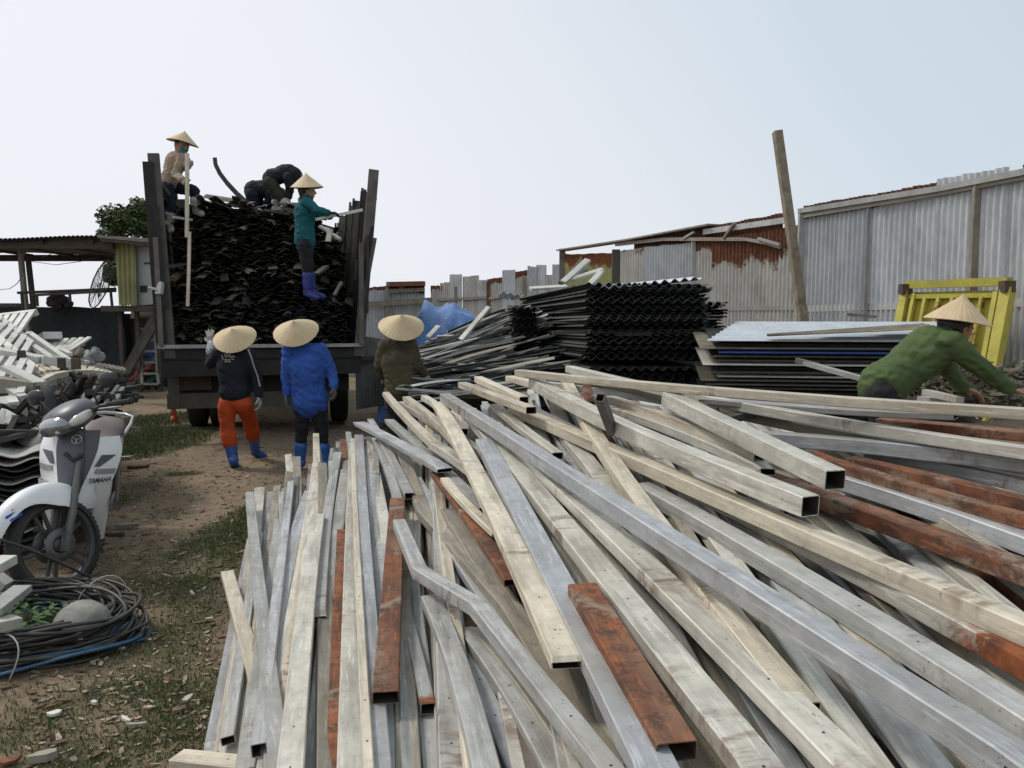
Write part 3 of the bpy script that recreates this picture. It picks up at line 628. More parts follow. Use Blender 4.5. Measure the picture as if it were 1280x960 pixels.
def ORD(k):
    on = 'topmost,second,third,fourth,fifth,sixth,seventh,eighth,ninth,tenth,eleventh,twelfth,thirteenth,fourteenth,fifteenth,sixteenth,seventeenth,eighteenth,nineteenth'.split(',')
    if k < 19: return on[k]
    te = {2:('twentieth','twenty'),3:('thirtieth','thirty'),4:('fortieth','forty')}[(k+1)//10]; r = (k+1) % 10
    return te[0] if r == 0 else te[1]+'-'+(['','first']+on[1:])[r]
def sheet_stack(corner, yaw, L, Wd, z0, n, dz, pitch, amp, mat, label, group, seed, jx=.04, jy=.09, slope=0.0, top=None, fan=0.0):
    q = random.Random(seed); protos = [wavy_sheet(L, Wd, pitch, amp) for _ in range(1)]
    base = protos[0].build('corrugated_sheet', M[mat], origin=(0,0,0)); me = base.data
    for i in range(n):
        o = base if i == 0 else base.copy()
        if i: COL.objects.link(o)
        Rz = Matrix.Rotation(yaw, 3, 'Z'); d = Rz@Vector((q.uniform(-jx, jx), q.uniform(-jy, jy)+fan*i, 0))
        o.location = (corner[0]+d.x, corner[1]+d.y, z0+i*dz+q.uniform(-.006,.006)+.010*math.sin(i*.7+seed))
        o.rotation_euler = (slope+q.uniform(-.003,.003), q.uniform(-.010,.010), yaw+q.uniform(-.02, .02))
        tag(o, (label % ORD(n-1-i)) if i < n-1 or not top else top, 'sheet', group)
c0 = P(733, 400, 7.95)
sheet_stack((c0.x, c0.y), R(8.5), 4.2, 1.28, 1.20, 28, .0275, .105, .018, 'black', '%s dark wavy sheet counted from the top of the tall black stack\'s upper tier', GW, 3, slope=-.012, top='dark wavy roofing sheet lying on top of the upper tier of the tall black stack')
sheet_stack((c0.x-.02, c0.y+.03), R(7.5), 4.2, 1.42, 0.24, 31, .0285, .115, .02, 'black', '%s dark wavy sheet counted from the top of the tall black stack\'s lower tier', GW, 4, jx=.05)
c1 = P(868, 400, 9.4)
sheet_stack((c1.x-.55, c1.y), R(4), 2.4, .95, .25, 44, .036, .10, .016, 'black', '%s dark wavy sheet from the top of the smaller stack by the corrugated fence', GW, 5, jx=.05, top='topmost dark wavy sheet of the smaller black stack against the corrugated fence')
c2 = P(640, 400, 9.3)
sheet_stack((c2.x, c2.y), R(3), 2.4, .32, 1.0, 22, .034, .08, .014, 'black', '%s narrow dark sheet from the top of the bundle left of the tall stack', GW, 6, jx=.02)
# bearers between tiers
for k, (px, py, dd) in enumerate(((712,416,8.0),(790,418,8.05),(860,415,8.2))):
    a = P(px-22, py, dd-.05); b = P(px+24, py-1, dd-.02); m = MB(); m.beam(a, b, .05, .035)
    one(m, 'wood_batten', M['wood_dark'], ['dark batten between the two tiers at the left corner of the black stack','dark batten between the two tiers at the middle of the black stack','dark batten between the two tiers at the right of the black stack'][k], 'batten')
# pale sheet lying across the top
m = wavy_sheet(2.6, 1.05, .105, .018); rot = Matrix.Translation(P(752,363,7.9)+Vector((0,0,.03)))@Matrix.Rotation(R(8.5),4,'Z')@Matrix.Rotation(R(-5.6),4,'Y')
for v in m.v: v[:] = rot@v
one(m, 'corrugated_sheet', M['white_sheet'], 'pale corrugated sheet lying tilted on top of the tall black stack', 'sheet')
m = wavy_sheet(2.0, .26, .08, .014); rot = Matrix.Translation(P(628,378,9.2)+Vector((0,0,.12)))@Matrix.Rotation(R(3),4,'Z')@Matrix.Rotation(R(10),4,'Y')
for v in m.v: v[:] = rot@v
one(m, 'corrugated_sheet', M['white_sheet'], 'small pale curled sheet on the little bundle left of the tall black stack', 'sheet')
for (a, b, dd, w, mt, lb) in (((704,353),(735,325),8.4,.07,'grey','grey slat poking up steeply from the left corner of the black stack'),((710,351),(753,337),8.5,.06,'white','pale slat jutting out flat from the left corner of the black stack'),
        ((737,356),(751,340),8.3,.06,'white','short pale slat under the jutting one on the black stack'),((663,361),(708,358),9.6,.07,'white','pale slat lying level behind the black stack top'),((700,354),(733,338),8.7,.05,'dark','dark slat between the two pale ones on the black stack'),
        ((576,425),(611,384),8.6,.055,'white','white slat leaning on the grey strips, highest on that slope'),((535,422),(548,408),9.6,.06,'white','short white slat at the upper left of the grey strips, by the blue tarpaulin'),
        ((750,359),(795,357),8.2,.05,'white','flat pale slat along the front top edge of the black stack')):
    m = MB(); m.beam(P(a[0],a[1],dd), P(b[0],b[1],dd+.25), w, .03, (0,-.5,1)); one(m, 'slat', M[mt], lb, 'slat')

# ---------------------------------------------------------------- slope of long grey strips
q = random.Random(11)
OUT = [(480,452),(505,440),(530,428),(560,412),(600,397),(640,380),(662,380),(700,398),(745,470)]
def angle_strip(p0, p1, w, th, roll, sag=0.0, nseg=5, prof='V'):
    p0 = Vector(p0); p1 = Vector(p1); m = MB(); t_ = (p1-p0).normalized(); x = t_.cross(Vector((0,0,1))).normalized(); u = x.cross(t_)
    qq = Quaternion(t_, roll); x = qq@x; u = qq@u
    if prof == 'V': pr = [(-w/2,0),(-w/6,w*.22),(w/6,w*.22),(w/2,0)]
    elif prof == 'L': pr = [(-w/2,-w*.3),(-w/2,0),(w/2,0)]
    else: pr = [(-w/2,0),(0,w*.04),(w/2,0)]
    pr = pr+[(a, b-th) for a, b in pr[::-1]]; n = len(pr); vs = []
    for i in range(nseg+1):
        f = i/nseg; c = p0.lerp(p1, f)-Vector((0,0,1))*sag*4*f*(1-f)
        vs += [c+x*a+u*b for a, b in pr]
    fs = [(i*n+k, i*n+(k+1)%n, (i+1)*n+(k+1)%n, (i+1)*n+k)[::-1] for i in range(nseg) for k in range(n)]
    h = n//2
    for e_ in (0, nseg):
        for k in range(h-1): f = (e_*n+k, e_*n+k+1, e_*n+n-2-k, e_*n+n-1-k); fs.append(f[::-1] if e_ else f)
    m.add(vs, fs); return m
for i in range(190):
    f = (i/190)**1.1; ym = 384+f*110+q.uniform(-4,4); dd = 10.6-2.9*f+q.uniform(-.25,.25)
    xl = q.uniform(488, 575)+ (1-f)*30; xr = xl+q.uniform(70, 170); xr = min(xr, 735)
    sl = (0.33-0.30*f)+q.gauss(0, .07)
    xm = (xl+xr)/2; yl = ym+sl*(xr-xl)/2+ (10*(1-f)); yr = ym-sl*(xr-xl)/2
    yl = max(yl, lerp_tab(OUT, xl)+2); yr = max(yr, lerp_tab(OUT, xr)+2)
    a = P(xl, yl, dd+q.uniform(-.3,.1)); b = P(xr, yr, dd+q.uniform(-.1,.6))
    if a.z < .05 or b.z < .05: continue
    mt = q.choices(['slate','grey','tan','black','white'], [5,2.2,1,1.6,.5])[0]
    m = angle_strip(a, b, q.uniform(.05,.09), .006, q.uniform(-.35,.35), q.uniform(-.02,.05), prof=q.choice('VLF'))
    up = ' near its crest' if f < .25 else (' on its middle part' if f < .65 else ' low down')
    nm = {'slate':'slate grey','grey':'light grey','tan':'dusty tan','black':'blackish','white':'whitish'}[mt]
    one(m, 'steel_strip', M[mt], '%s steel strip in the sloping pile beside the olive jacket%s' % (nm, up), 'strip', '%s strips in the sloping pile%s' % (nm, up))
# strips deep inside the pile, which nobody could count
m = MB()
for i in range(520):
    f = q.random(); dd = 11.2-3.1*f+q.uniform(0,.7); xl = q.uniform(480,600); xr = min(xl+q.uniform(80,180), 742)
    ytop = 396+f*95; yl = max(ytop+q.uniform(2,60), lerp_tab(OUT, xl)+8); yr = max(ytop+q.uniform(-12,45), lerp_tab(OUT, xr)+8)
    a = P(xl, yl, dd); b = P(xr, yr, dd+.3)
    if min(a.z, b.z) < .03: continue
    s_ = angle_strip(a, b, .08, .02, q.uniform(-.4,.4), nseg=1); m.add(s_.v, s_.f)
one(m, 'buried_strips', M['black'], 'mass of dark strips deep inside the sloping grey pile', 'strips', kind='stuff')

# ---------------------------------------------------------------- low stack of long sheets on the right
q = random.Random(5); GS = 'long sheets in the low stack right of the tall black one'
yw = R(-9); cA = P(886, 426, 7.1)
names = {'black':'black','olive':'brownish olive','slate':'dark grey','sheet_tan':'buff'}
for i in range(30):
    z = cA.z-.035-i*.036; mt = ['black','olive','blue','black','olive','sheet_tan','olive','slate','sheet_tan','olive','slate','olive','black','olive'][i % 14] if i < 14 else q.choice(['olive','black','slate','olive','sheet_tan'])
    if mt == 'blue': M.setdefault('blue', plain('blue_painted_sheet', (0.05,0.10,0.30), .5, c2=(0.035,0.07,0.22)))
    L = (1.9 if mt == 'blue' else q.uniform(2.0, 2.35)); wd = .95
    # sheet length along local x: swap axes
    s_ = wavy_sheet(L, wd, .12, .008, .004, n_len=2)
    jx = q.uniform(-.08,.1)+ (.0 if i > 2 else 0); jy = q.uniform(-.04,.05)
    rot = Matrix.Translation((cA.x+jx, cA.y+jy, z))@Matrix.Rotation(yw+q.uniform(-.012,.012), 4, 'Z')@Matrix.Rotation(R(8)+q.uniform(-.01,.01), 4, 'X')
    for v in s_.v: v[:] = rot@Vector((v.y, v.x, v.z))
    lb = 'blue sheet near the top of the low stack right of the black one' if mt == 'blue' else '%s long sheet, %s from the top of the low stack at right' % (names[mt], ORD(i+1))
    one(s_, 'long_sheet', M[mt], lb, 'sheet', 'long sheets in the low stack')
s_ = wavy_sheet(2.05, 1.12, .14, .012, .004, n_len=2); rot = Matrix.Translation((cA.x-.02, cA.y-.02, cA.z))@Matrix.Rotation(yw, 4, 'Z')@Matrix.Rotation(R(8.5), 4, 'X')
for v in s_.v: v[:] = rot@Vector((v.y+ v.x*.35, v.x, v.z))
one(s_, 'long_sheet', M['white_sheet'], 'bright white corrugated sheet on top of the low stack right of the black one', 'sheet')
s_ = wavy_sheet(1.45, .5, .12, .008, .004, n_len=3, rust=.35); rot = Matrix.Translation(P(960,425,6.95)+Vector((0,0,.04)))@Matrix.Rotation(yw, 4, 'Z')@Matrix.Rotation(R(4), 4, 'X')@Matrix.Rotation(R(-2.5), 4, 'Y')
for v in s_.v: v[:] = rot@Vector((v.y, v.x*(.15+.85*v.y/1.45), v.z))
one(s_, 'long_sheet', M['olive'], 'dark torn pointed sheet lying on the white sheet of the low stack', 'sheet')
for (a, b, d0, d1, w, mt, lb) in (((995,450),(1023,457),6.6,6.5,.07,'slate','dark short bar sticking out of the front of the low sheet stack'),((1000,452),(1080,474),6.6,6.1,.07,'grey','grey bar slanting out of the front of the low sheet stack'),
        ((1058,393),(1095,396),9.9,9.8,.12,'wood','low wooden board standing on edge behind the white sheet'),((1157,490),(1200,500),5.2,4.9,.06,'pale','pale tube end beside the green jacket worker, under her arms'),((1150,498),(1182,503),5.3,5.1,.05,'grey','thin grey bar under the pale tube end below the green jacket')):
    m = MB(); m.beam(P(a[0],a[1],d0), P(b[0],b[1],d1), w, .035); one(m, 'bar', M[mt], lb, 'bar')
# curled scraps by the green worker
m = MB(); q = random.Random(9)
for i in range(420):
    c = P(q.gauss(1215, 42), 483+q.uniform(-22,30), q.uniform(5.2, 6.2)); 
    s_ = angle_strip(c, c+Vector((q.uniform(-1,1),q.uniform(-1,1),q.uniform(-.4,.5))).normalized()*q.uniform(.06,.2), q.uniform(.02,.05), .004, q.uniform(0,3), q.uniform(-.03,.03), 3, 'F'); m.add(s_.v, s_.f)
one(m, 'scrap_offcuts', M['olive'], 'tangled brown offcuts heaped beyond the hands of the green jacket worker', 'scrap', kind='stuff')
# earth bank that carries the stacks at the far side of the heap
m = MB()
for (px0, px1, d0, d1, h) in ((880,1400,5.3,8.4,.75),):
    rows = []
    for j in range(12):
        rr = []
        for i in range(24):
            px = px0+(px1-px0)*i/23; d = d0+(d1-d0)*j/11; x = (px-CX)/F*d; e_ = math.sin(math.pi*j/11)**.5*min(1, (i+.01)/4)
            rr.append(Vector((x, d, -.05+h*e_+.05*noise.noise(Vector((x*2, d*2, 1))))))
        rows.append(rr)
    m.grid(rows)
tag(m.build('earth_bank', M['earth']), kind='structure')

M['truck_brown'] = plain('brown_casting', (0.10,0.065,0.045), .8, c2=(0.06,0.04,0.03))
# ---------------------------------------------------------------- yellow steel frame leaning on the fence
yf = thing('yellow_frame', P(1190, 470, 8.6)*1.0, 'yellow painted steel frame with ribs leaning on the corrugated fence behind the green jacket', 'frame')
M['yellow'] = metal('yellow_paint', (0.50,0.44,0.06), (0.40,0.36,0.06), .55, 0, .5, .1, rustc=((0.20,0.07,0.03),(0.08,0.03,0.02)), dirt=.35)
TL = P(1135,356,9.35); TR = P(1262,352,8.35); dz_ = 1.75
dn = (TR-TL); out = Vector((-dn.y, dn.x, 0)).normalized()
if out.y > 0: out = -out
DL = Vector((0,0,-dz_))+out*.42; BL = TL+DL*.95; BR = TR+DL
def yb(a, b, w, h, nm, mt='yellow', r_=0.0): m = MB(); m.beam(a, b, w, h, out, rust=r_); part(m, nm, M[mt], yf)
yb(TL, TR, .09, .12, 'top_rail'); yb(TL+DL*.08-out*.02, TR+DL*.08-out*.02, .05, .06, 'upper_rail'); yb(BL, BR, .09, .12, 'bottom_rail')
yb(TL+DL*.04, BL-DL*.03, .09, .12, 'side_rail'); yb(TR+DL*.04, BR-DL*.03, .11, .12, 'side_rail')
yb(TR-dn*.10+DL*.06, BR-dn*.10-DL*.03, .05, .05, 'rib'); yb(TL+dn*.09+DL*.06, BL+dn*.09-DL*.03, .04, .05, 'rib')
for f in (.22,.36,.5,.64,.78): yb(TL+dn*f+DL*.09, BL+dn*f-DL*.03, .035, .06, 'rib', r_=.55 if f in (.36,.78) else .2)
yb(TL+dn*.1+DL*.5, TR-dn*.1+DL*.5, .035, .04, 'cross_rail'); yb(TL+dn*.1+DL*.78, TR-dn*.1+DL*.78, .035, .04, 'cross_rail')
m = MB(); m.prism([(0,0),(1,0),(1,1),(0,1)], dn*.92, DL*.92, TL+dn*.04+DL*.05-out*.055, -out*.004, rust=.12); part(m, 'back_panel', M['yellow'], yf)
for c in (TL+DL*.03, TR+DL*.03): m = MB(); m.box(c+out*.03, (.12,.11,.12), rust=.55); part(m, 'corner_casting', M['truck_brown'], yf)
pts = [TL+dn*.62+DL*.1+out*.09+dn*.13*math.sin(a)+DL*.12*(1-math.cos(a)) for a in np.linspace(0, 4.2, 16)]
m = MB(); m.tube(pts, .008, 6); part(m, 'cable_loop', M['black'], yf)

# ---------------------------------------------------------------- blue tarpaulin
t = NT('blue_tarpaulin'); n1 = t.noise(7, 5, .6); c = t.mix(t.ramp(n1, .3, .7), (0.055,0.14,0.36), (0.09,0.21,0.46)); c = t.mix(t.math('MULTIPLY', t.ramp(t.noise(3, 5, .7), .52, .7), .4), c, (.2,.22,.24)); t.bump(t.noise(18, 5, .6, dist=1.5), .8, .03)
M['tarp'] = t.set(Base_Color=c, Roughness=.42)
m = MB(); rows = []; TOP = [(470,480),(484,440),(492,426),(505,412),(518,396),(529,377),(545,378),(568,381),(590,391),(603,402),(625,418)]
for j in range(40):
    rr = []
    for i in range(70):
        px = 484+141*i/69; top = P(px, lerp_tab(TOP, px), 12.2); f = j/39          # f 0 at the front foot, 1 at the back
        y = 11.2+2.6*f; x = (px-CX)/F*12.2; e_ = math.sin(min(1, f/.42)*math.pi/2)**.7 if f < .42 else max(0, 1-((f-.42)/.58)**2)
        z = .1+(top.z-.1)*e_; k = .5+.5*e_
        r_ = 1-abs(noise.noise(Vector((x*2.6+z, y*1.6, z*1.8))))*2; z += (.14*(r_-.75)+.05*noise.noise(Vector((x*7, y*5, 3))))*k*(1 if f > .05 else .2)
        rr.append(Vector((x, y+.10*noise.noise(Vector((x*4, z*4, 1))), max(.02, z))))
    rows.append(rr)
m.grid(rows); one(m, 'tarpaulin', M['tarp'], 'crumpled blue tarpaulin draped over a heap near the far fence', 'tarpaulin')
# ---------------------------------------------------------------- lorry seen from behind (local frame: x right, y forward, origin on the ground under the tail)
TY = R(15); TLOC = Vector((-3.23, 10.25, 0))
TM = Matrix.Translation(TLOC)@Matrix.Rotation(TY, 4, 'Z')
def TW(x, y, z): return TM@Vector((x, y, z))
tr = thing('lorry', TLOC, 'old open lorry seen from behind, tall slatted sides, bed heaped with dark scrap strips', 'lorry', rz=TY)
M['tyre'] = plain('tyre_rubber', (0.02,0.02,0.02), .85, c2=(0.04,0.036,0.032), nscale=10)
M['truck_grey'] = plain('dusty_truck_paint', (0.11,0.105,0.092), .8, c2=(0.065,0.06,0.052), nscale=7, dirt=.6)
M['truck_dark'] = plain('grimy_chassis', (0.03,0.028,0.026), .85, c2=(0.018,0.017,0.016), nscale=7)
M['rack'] = plain('dark_rack_boards', (0.035,0.032,0.03), .85, c2=(0.02,0.018,0.017), nscale=7, var=.6)
M['rack_grey'] = plain('grey_rack_wood', (0.13,0.12,0.105), .85, c2=(0.075,0.068,0.06), nscale=7, var=.4)
def tp(m, nm, mat, par=None): return m.build(nm, mat, par or tr, world=False)
m = MB(); m.box((0, 2.9, 1.14), (2.46, 5.8, .12)); bed = tp(m, 'bed_floor', M['truck_dark'])
m = MB(); m.beam((-1.27, -.03, 1.245), (1.27, -.03, 1.245), .045, .045); tp(m, 'bed_edge_rail', M['grey'])
m = MB(); m.box((0, .05, 1.03), (2.48, .06, .34)); tp(m, 'tail_board', M['truck_dark'])
m = MB(); m.box((-.42, .3, .52), (1.62, .06, .20)); m.box((.62,.32,.54), (.5,.06,.14)); tp(m, 'rear_bumper', M['truck_grey'])
m = MB(); m.box((-.88, .31, .76), (.40, .05, .20)); tp(m, 'tail_lamp_panel', plain('brown_panel', (0.085,0.055,0.035), .8, c2=(0.045,0.032,0.024), nscale=5))
m = MB(); m.box((-1.14, .28, .66), (.14, .05, .46)); tp(m, 'mudguard', M['truck_grey'])
m = MB(); m.box((.0, .36, .78), (2.2, .04, .34)); tp(m, 'shade_filler_board', M['truck_dark'])  # added dark board standing in for the black shade under the bed
for x in (-.42, .42): m = MB(); m.box((x, 3.6, .92), (.12, 7, .22)); tp(m, 'chassis_rail', M['truck_dark'])
for (y, xs_) in ((1.75, (-1.02,-.72,.72,1.02)), (6.7, (-.98,.98))):
    for x in xs_:
        Mx = Matrix.Translation((x, y, .47))@Matrix.Rotation(R(90), 4, 'Y'); m = MB()
        m.lathe([(.27,-.12),(.40,-.125),(.455,-.11),(.475,-.08),(.475,.08),(.455,.11),(.40,.125),(.27,.12)], 32, Mx); w_ = tp(m, 'wheel', M['tyre'])
        m = MB(); m.lathe([(.0,-.02),(.12,-.05),(.16,-.02),(.25,-.08),(.275,-.12),(.275,.12),(.24,.08),(.14,.06),(0,.06)], 24, Mx)
        for v in m.v: v -= w_.location
        m.build('rim', M['truck_grey'], w_, world=False)
m = MB(); m.tube([(-.95,1.75,.47),(.95,1.75,.47)], .08, 10); m.lathe([(0,-.2),(.2,-.12),(.22,0),(.2,.12),(0,.2)], 16, Matrix.Translation((0,1.75,.47))); tp(m, 'rear_axle', M['truck_dark'])
m = MB(); m.box((0, 6.75, 1.75), (2.35, 1.7, 1.75), bev=.12); cab = tp(m, 'cab', plain('cab_paint', (0.06,0.12,0.2), .5))
m = MB(); m.box((0, 5.88, 2.15), (1.6, .03, .55)); 
for v in m.v: v -= cab.location
m.build('rear_window', plain('cab_glass', (0.03,0.04,0.05), .1, bump=0), cab, world=False)
# side racks: uprights, boards
def rack(sx, lean, zt0, zt1, name):
    x0 = (1.22 if sx > 0 else 1.13)*sx
    def X(z, y=0): return x0+sx*lean*(z-1.2)-(.075*y if sx > 0 else 0)
    q = random.Random(3 if sx > 0 else 4); ys_ = [0.03,.75,1.5,2.3,3.1,3.9,4.7,5.5]
    for k, y in enumerate(ys_):
        zt = zt0+(zt1-zt0)*y/5.5+ (0.18 if k == 0 else q.uniform(-.05,.1))
        m = MB(); m.beam((X(1.2,y), y, 1.1), (X(zt,y), y+q.uniform(-.03,.03), zt), .10 if k else .13, .07, (0,1,0)); tp(m, 'rack_post', M['rack_grey' if k < 1 else 'rack'])
    nb = 13
    for k in range(nb):
        z = 1.35+k*(zt0-1.35)/nb; dz0 = q.uniform(-.02,.02); yl = 5.6 if k < nb-1 else 5.2
        slope = (zt1-zt0)/5.5*(k/nb)
        m = MB(); m.beam((X(z)+sx*.05, 0.0+q.uniform(-.04,.1), z+dz0), (X(z,yl)+sx*.05+q.uniform(-.02,.02), yl, z+slope*yl+q.uniform(-.03,.03)), .03, .115, (0,0,1)); tp(m, 'rack_board', M['rack'])
    n2 = 26 if sx > 0 else 10
    for k in range(n2):       # short stakes rising above the boards
        y = .12+5.3*k/n2+q.uniform(-.05,.05); z1 = zt0-.02+(zt1-zt0)*y/5.5+q.uniform(-.16,.14)
        m = MB(); m.beam((X(z1-1.3,y)-sx*.03, y, z1-1.3), (X(z1,y)-sx*.03, y+q.uniform(-.05,.05), z1), .035, .03, (0,1,0)); tp(m, 'rack_stake', M['rack_grey' if q.random() < .7 else 'rack'])
rack(1, .10, 3.38, 3.15, 'right'); rack(-1, .045, 3.45, 3.3, 'left')
m = MB(); m.beam((-1.22,-.04,1.3),(-1.30,-.02,3.52), .12, .05, (0,1,0)); tp(m, 'rack_board', M['rack'])
m = MB(); m.beam((-1.20,-.06,2.05),(-1.22,-.09,1.9), .08, .05); m.tube([(-1.22,-.08,1.95),(-1.34,-.10,1.98)], .018, 6); tp(m, 'rack_latch', M['grey'])
q = random.Random(44)
for k in range(7):
    sx = 1 if k < 4 else -1; z0 = q.uniform(1.3,2.2); z1 = z0+q.uniform(.7,1.3); m = MB(); xx = lambda z: (1.22+.10*(z-1.2)) if sx > 0 else -(1.15+.05*(z-1.2))
    m.beam((xx(z0)+q.uniform(-.05,.08)*sx, -.06+q.uniform(-.02,.05), z0), (xx(z1)+q.uniform(-.04,.09)*sx, -.05+q.uniform(-.02,.3), min(z1, 3.5)), q.uniform(.03,.07), .02, (0,1,0)); tp(m, 'loose_board', M['rack_grey' if k % 2 else 'rack'])
m = MB(); m.beam((1.36,.02,2.5),(1.25,1.9,2.95), .05, .05); tp(m, 'rack_brace', M['rack_grey'])
m = MB(); m.beam((-1.30,.0,3.45),(-1.10,.9,3.1), .05, .05); tp(m, 'rack_brace', M['rack_grey'])
# ---- load: ends of thousands of strips; the ones that show largest are things of their own
q = random.Random(17)
M['load'] = darkmat('burnt_dark_strip', (0.050,0.043,0.032), (0.020,0.017,0.014), (0.09,0.078,0.058), .25)
M['load_pale'] = darkmat('scuffed_strip', (0.20,0.18,0.14), (0.08,0.072,0.056), (0.3,0.27,0.21), .5)
M['load_mid'] = darkmat('dusty_dark_strip', (0.085,0.075,0.058), (0.04,0.035,0.028), (0.15,0.13,0.1), .4)
def ltop(x): return 3.0+.10*math.cos(x*1.3+.6)-.30*sstep(.35,1.2,x)*1.0+.05*noise.noise(Vector((x*3,1,1)))-.12*sstep(-.75,-1.2,x)
def lface(x, z):   # how far in from the tail the face of the load stands
    if z < 1.83: return .02+.1*noise.noise(Vector((x*2,z*3,0)))+ (.10 if x < .2 else 0)
    return .42+.10*noise.noise(Vector((x*1.5,z*2,2)))+.12*(z-1.8)
def load_strip(x, y, z, L, yaw, pit, roll, w, prof='V'):
    a = Vector((x, y, z)); d = Vector((math.sin(yaw)*math.cos(pit), math.cos(yaw)*math.cos(pit), math.sin(pit)))
    return angle_strip(a, a+d*L, w, .006, roll, nseg=1, prof=prof)
# deep filler, countless
m = MB(); zz = 1.26
while zz < 3.1:
    for k in range(30):
        x = -1.08+2.2*k/30+q.uniform(-.05,.05)
        if zz > ltop(x)-.02: continue
        s_ = load_strip(x, lface(x, zz)+q.uniform(.0,.14), zz+q.uniform(-.015,.015), q.uniform(3.2,4.6), q.gauss(0,.03), q.gauss(0,.012), q.uniform(-.5,.5), q.uniform(.06,.09), q.choice('VLF')); m.add(s_.v, s_.f)
    zz += .036
for v in m.v: v[:] = TM@v
one(m, 'load_strips', M['load'], 'mass of dark strips filling the bed of the lorry', 'strips', kind='stuff')
for i in range(285):
    if i < 90: x = q.uniform(-1.02,1.05); z = ltop(x)+q.uniform(-.04,.09); yaw = q.gauss(0,.4)*(1 if abs(x) < .6 else .2); pit = q.gauss(.04,.09); y = lface(x,2.9)+q.uniform(-.25,.7); wh = 'on the ragged top of the load'; L = q.uniform(.4,1.6)
    elif i < 215: x = q.uniform(-1.06,1.1); z = q.uniform(1.9, 2.95); yaw = q.gauss(0,.14); pit = q.gauss(.16,.14); y = lface(x,z)+q.uniform(-.14,-.02); wh = 'in the upper face of the load'; L = q.uniform(.4,1.0)
    else: x = q.uniform(-1.06,1.1); z = q.uniform(1.28,1.84); yaw = q.gauss(0,.12); pit = q.gauss(.12,.1); y = lface(x,z)+q.uniform(-.12,-.02); wh = 'in the shadowed lower face of the load'; L = q.uniform(.4,.9)
    band = 2.0 < z < 2.42 and x < .5
    mt = q.choices(['load','load_mid','load_pale'], [1.5,3,4] if band else ([3,5,1.6] if z > 2.6 else [4,4,1.2]))[0]
    s_ = load_strip(x, y, z, L, yaw, pit, q.uniform(-.6,.6), q.uniform(.07,.12), q.choice('VVLF'))
    for v in s_.v: v[:] = TM@v
    nm = {'load':'sooty','load_mid':'dusty dark','load_pale':'scuffed pale'}[mt]
    one(s_, 'metal_strip', M[mt], '%s strip end %s' % (nm, wh), 'strip', '%s strips %s' % (nm, wh))
# bigger single pieces on the load
def wbar(nm, pts, w, h, mat, lab, cat): 
    m = MB()
    for a, b in zip(pts, pts[1:]): m.beam(a, b, w, h)
    return one(m, nm, M[mat], lab, cat)
wbar('slat', [P(396,274,9.9), P(452,262.5,10.4)], .05, .035, 'white', 'long pale slat held out by the worker in teal, reaching to the right rack', 'slat')
wbar('slat', [P(400,283,10.5), P(425,299,10.4)], .07, .03, 'white', 'pale slat crossing a shorter upright one right of the worker in teal', 'slat')
wbar('slat', [P(413,287,10.35), P(410,302,10.3)], .07, .03, 'white', 'short upright pale slat right of the worker in teal', 'slat')
wbar('slat', [P(214,271,10.4), P(240,275,10.6)], .04, .03, 'white', 'pale slat between the white boots of the worker in tan', 'slat')
wbar('slat', [P(203,334,10.2), P(232,330,10.5)], .07, .04, 'slate', 'grey slat jutting level out of the left edge of the load', 'slat')
wbar('slat', [P(215,349,10.2), P(232,338,10.7)], .09, .05, 'tan', 'stubby slat slanting out of the left edge of the load', 'slat')
wbar('slat', [P(395,343,10.3), P(408,333,10.5)], .09, .03, 'olive', 'brownish slat behind the legs of the worker in teal', 'slat')
wbar('slat', [P(418,369,10.2), P(427,353,10.4)], .04, .03, 'load_mid', 'thin dark slat leaning in the load right of the blue boots', 'slat')
wbar('slat', [P(318,268,10.9), P(334,257,11.2)], .10, .03, 'slate', 'grey slat lying under the feet of the bending workers', 'slat')
wbar('slat', [P(330,263,10.8), P(362,268,10.9)], .12, .03, 'olive', 'flat brownish piece under the white boots of the bending worker', 'slat')
m = MB(); cp = [(268.4,197),(269.5,206),(275,217),(284,229),(297,243),(309,254),(322,267)]
for i in range(len(cp)-1): m.beam(P(cp[i][0],cp[i][1],10.9), P(cp[i+1][0],cp[i+1][1],10.9), .075-.004*(6-i), .02, (0,-1,.3))
one(m, 'curved_strip', M['slate'], 'long grey strip curving up into the sky from the load behind the workers', 'strip')
m = MB(); m.tube([P(234,192,10.25), P(234,240,10.2), P(233.5,297,10.15)], .028, 8); m.tube([P(236.8,290,10.17), P(236,340,10.1), P(234.5,383,10.05)], .024, 8)
one(m, 'pole', M['cream'], 'long pale pole of two lengths held upright by the worker in tan', 'pole')
# rope-like chain edge of the tail on both sides
for x, l in ((-1.22,'left'),(1.25,'right')):
    m = MB(); m.beam((x,-.05,1.25),(x+(.02 if x>0 else -.02),-.05,2.6), .06, .05, (0,1,0)); tp(m, 'tail_post', M['rack_grey'])
# orange strip beside the lorry
m = MB(); a = P(213,455,11.6); b = P(218,524,11.9); m.beam(a, b, .06, .035, (0,1,0)); m.lathe([(0,-.03),(.05,-.03),(.06,0),(.045,.05),(0,.06)], 12, Matrix.Translation((b.x,b.y,b.z)))
one(m, 'marker_strip', plain('orange_red_plastic', (0.50,0.07,0.03), .5, c2=(0.38,0.06,0.03)), 'orange red plastic strip standing beside the left rear of the lorry', 'marker')
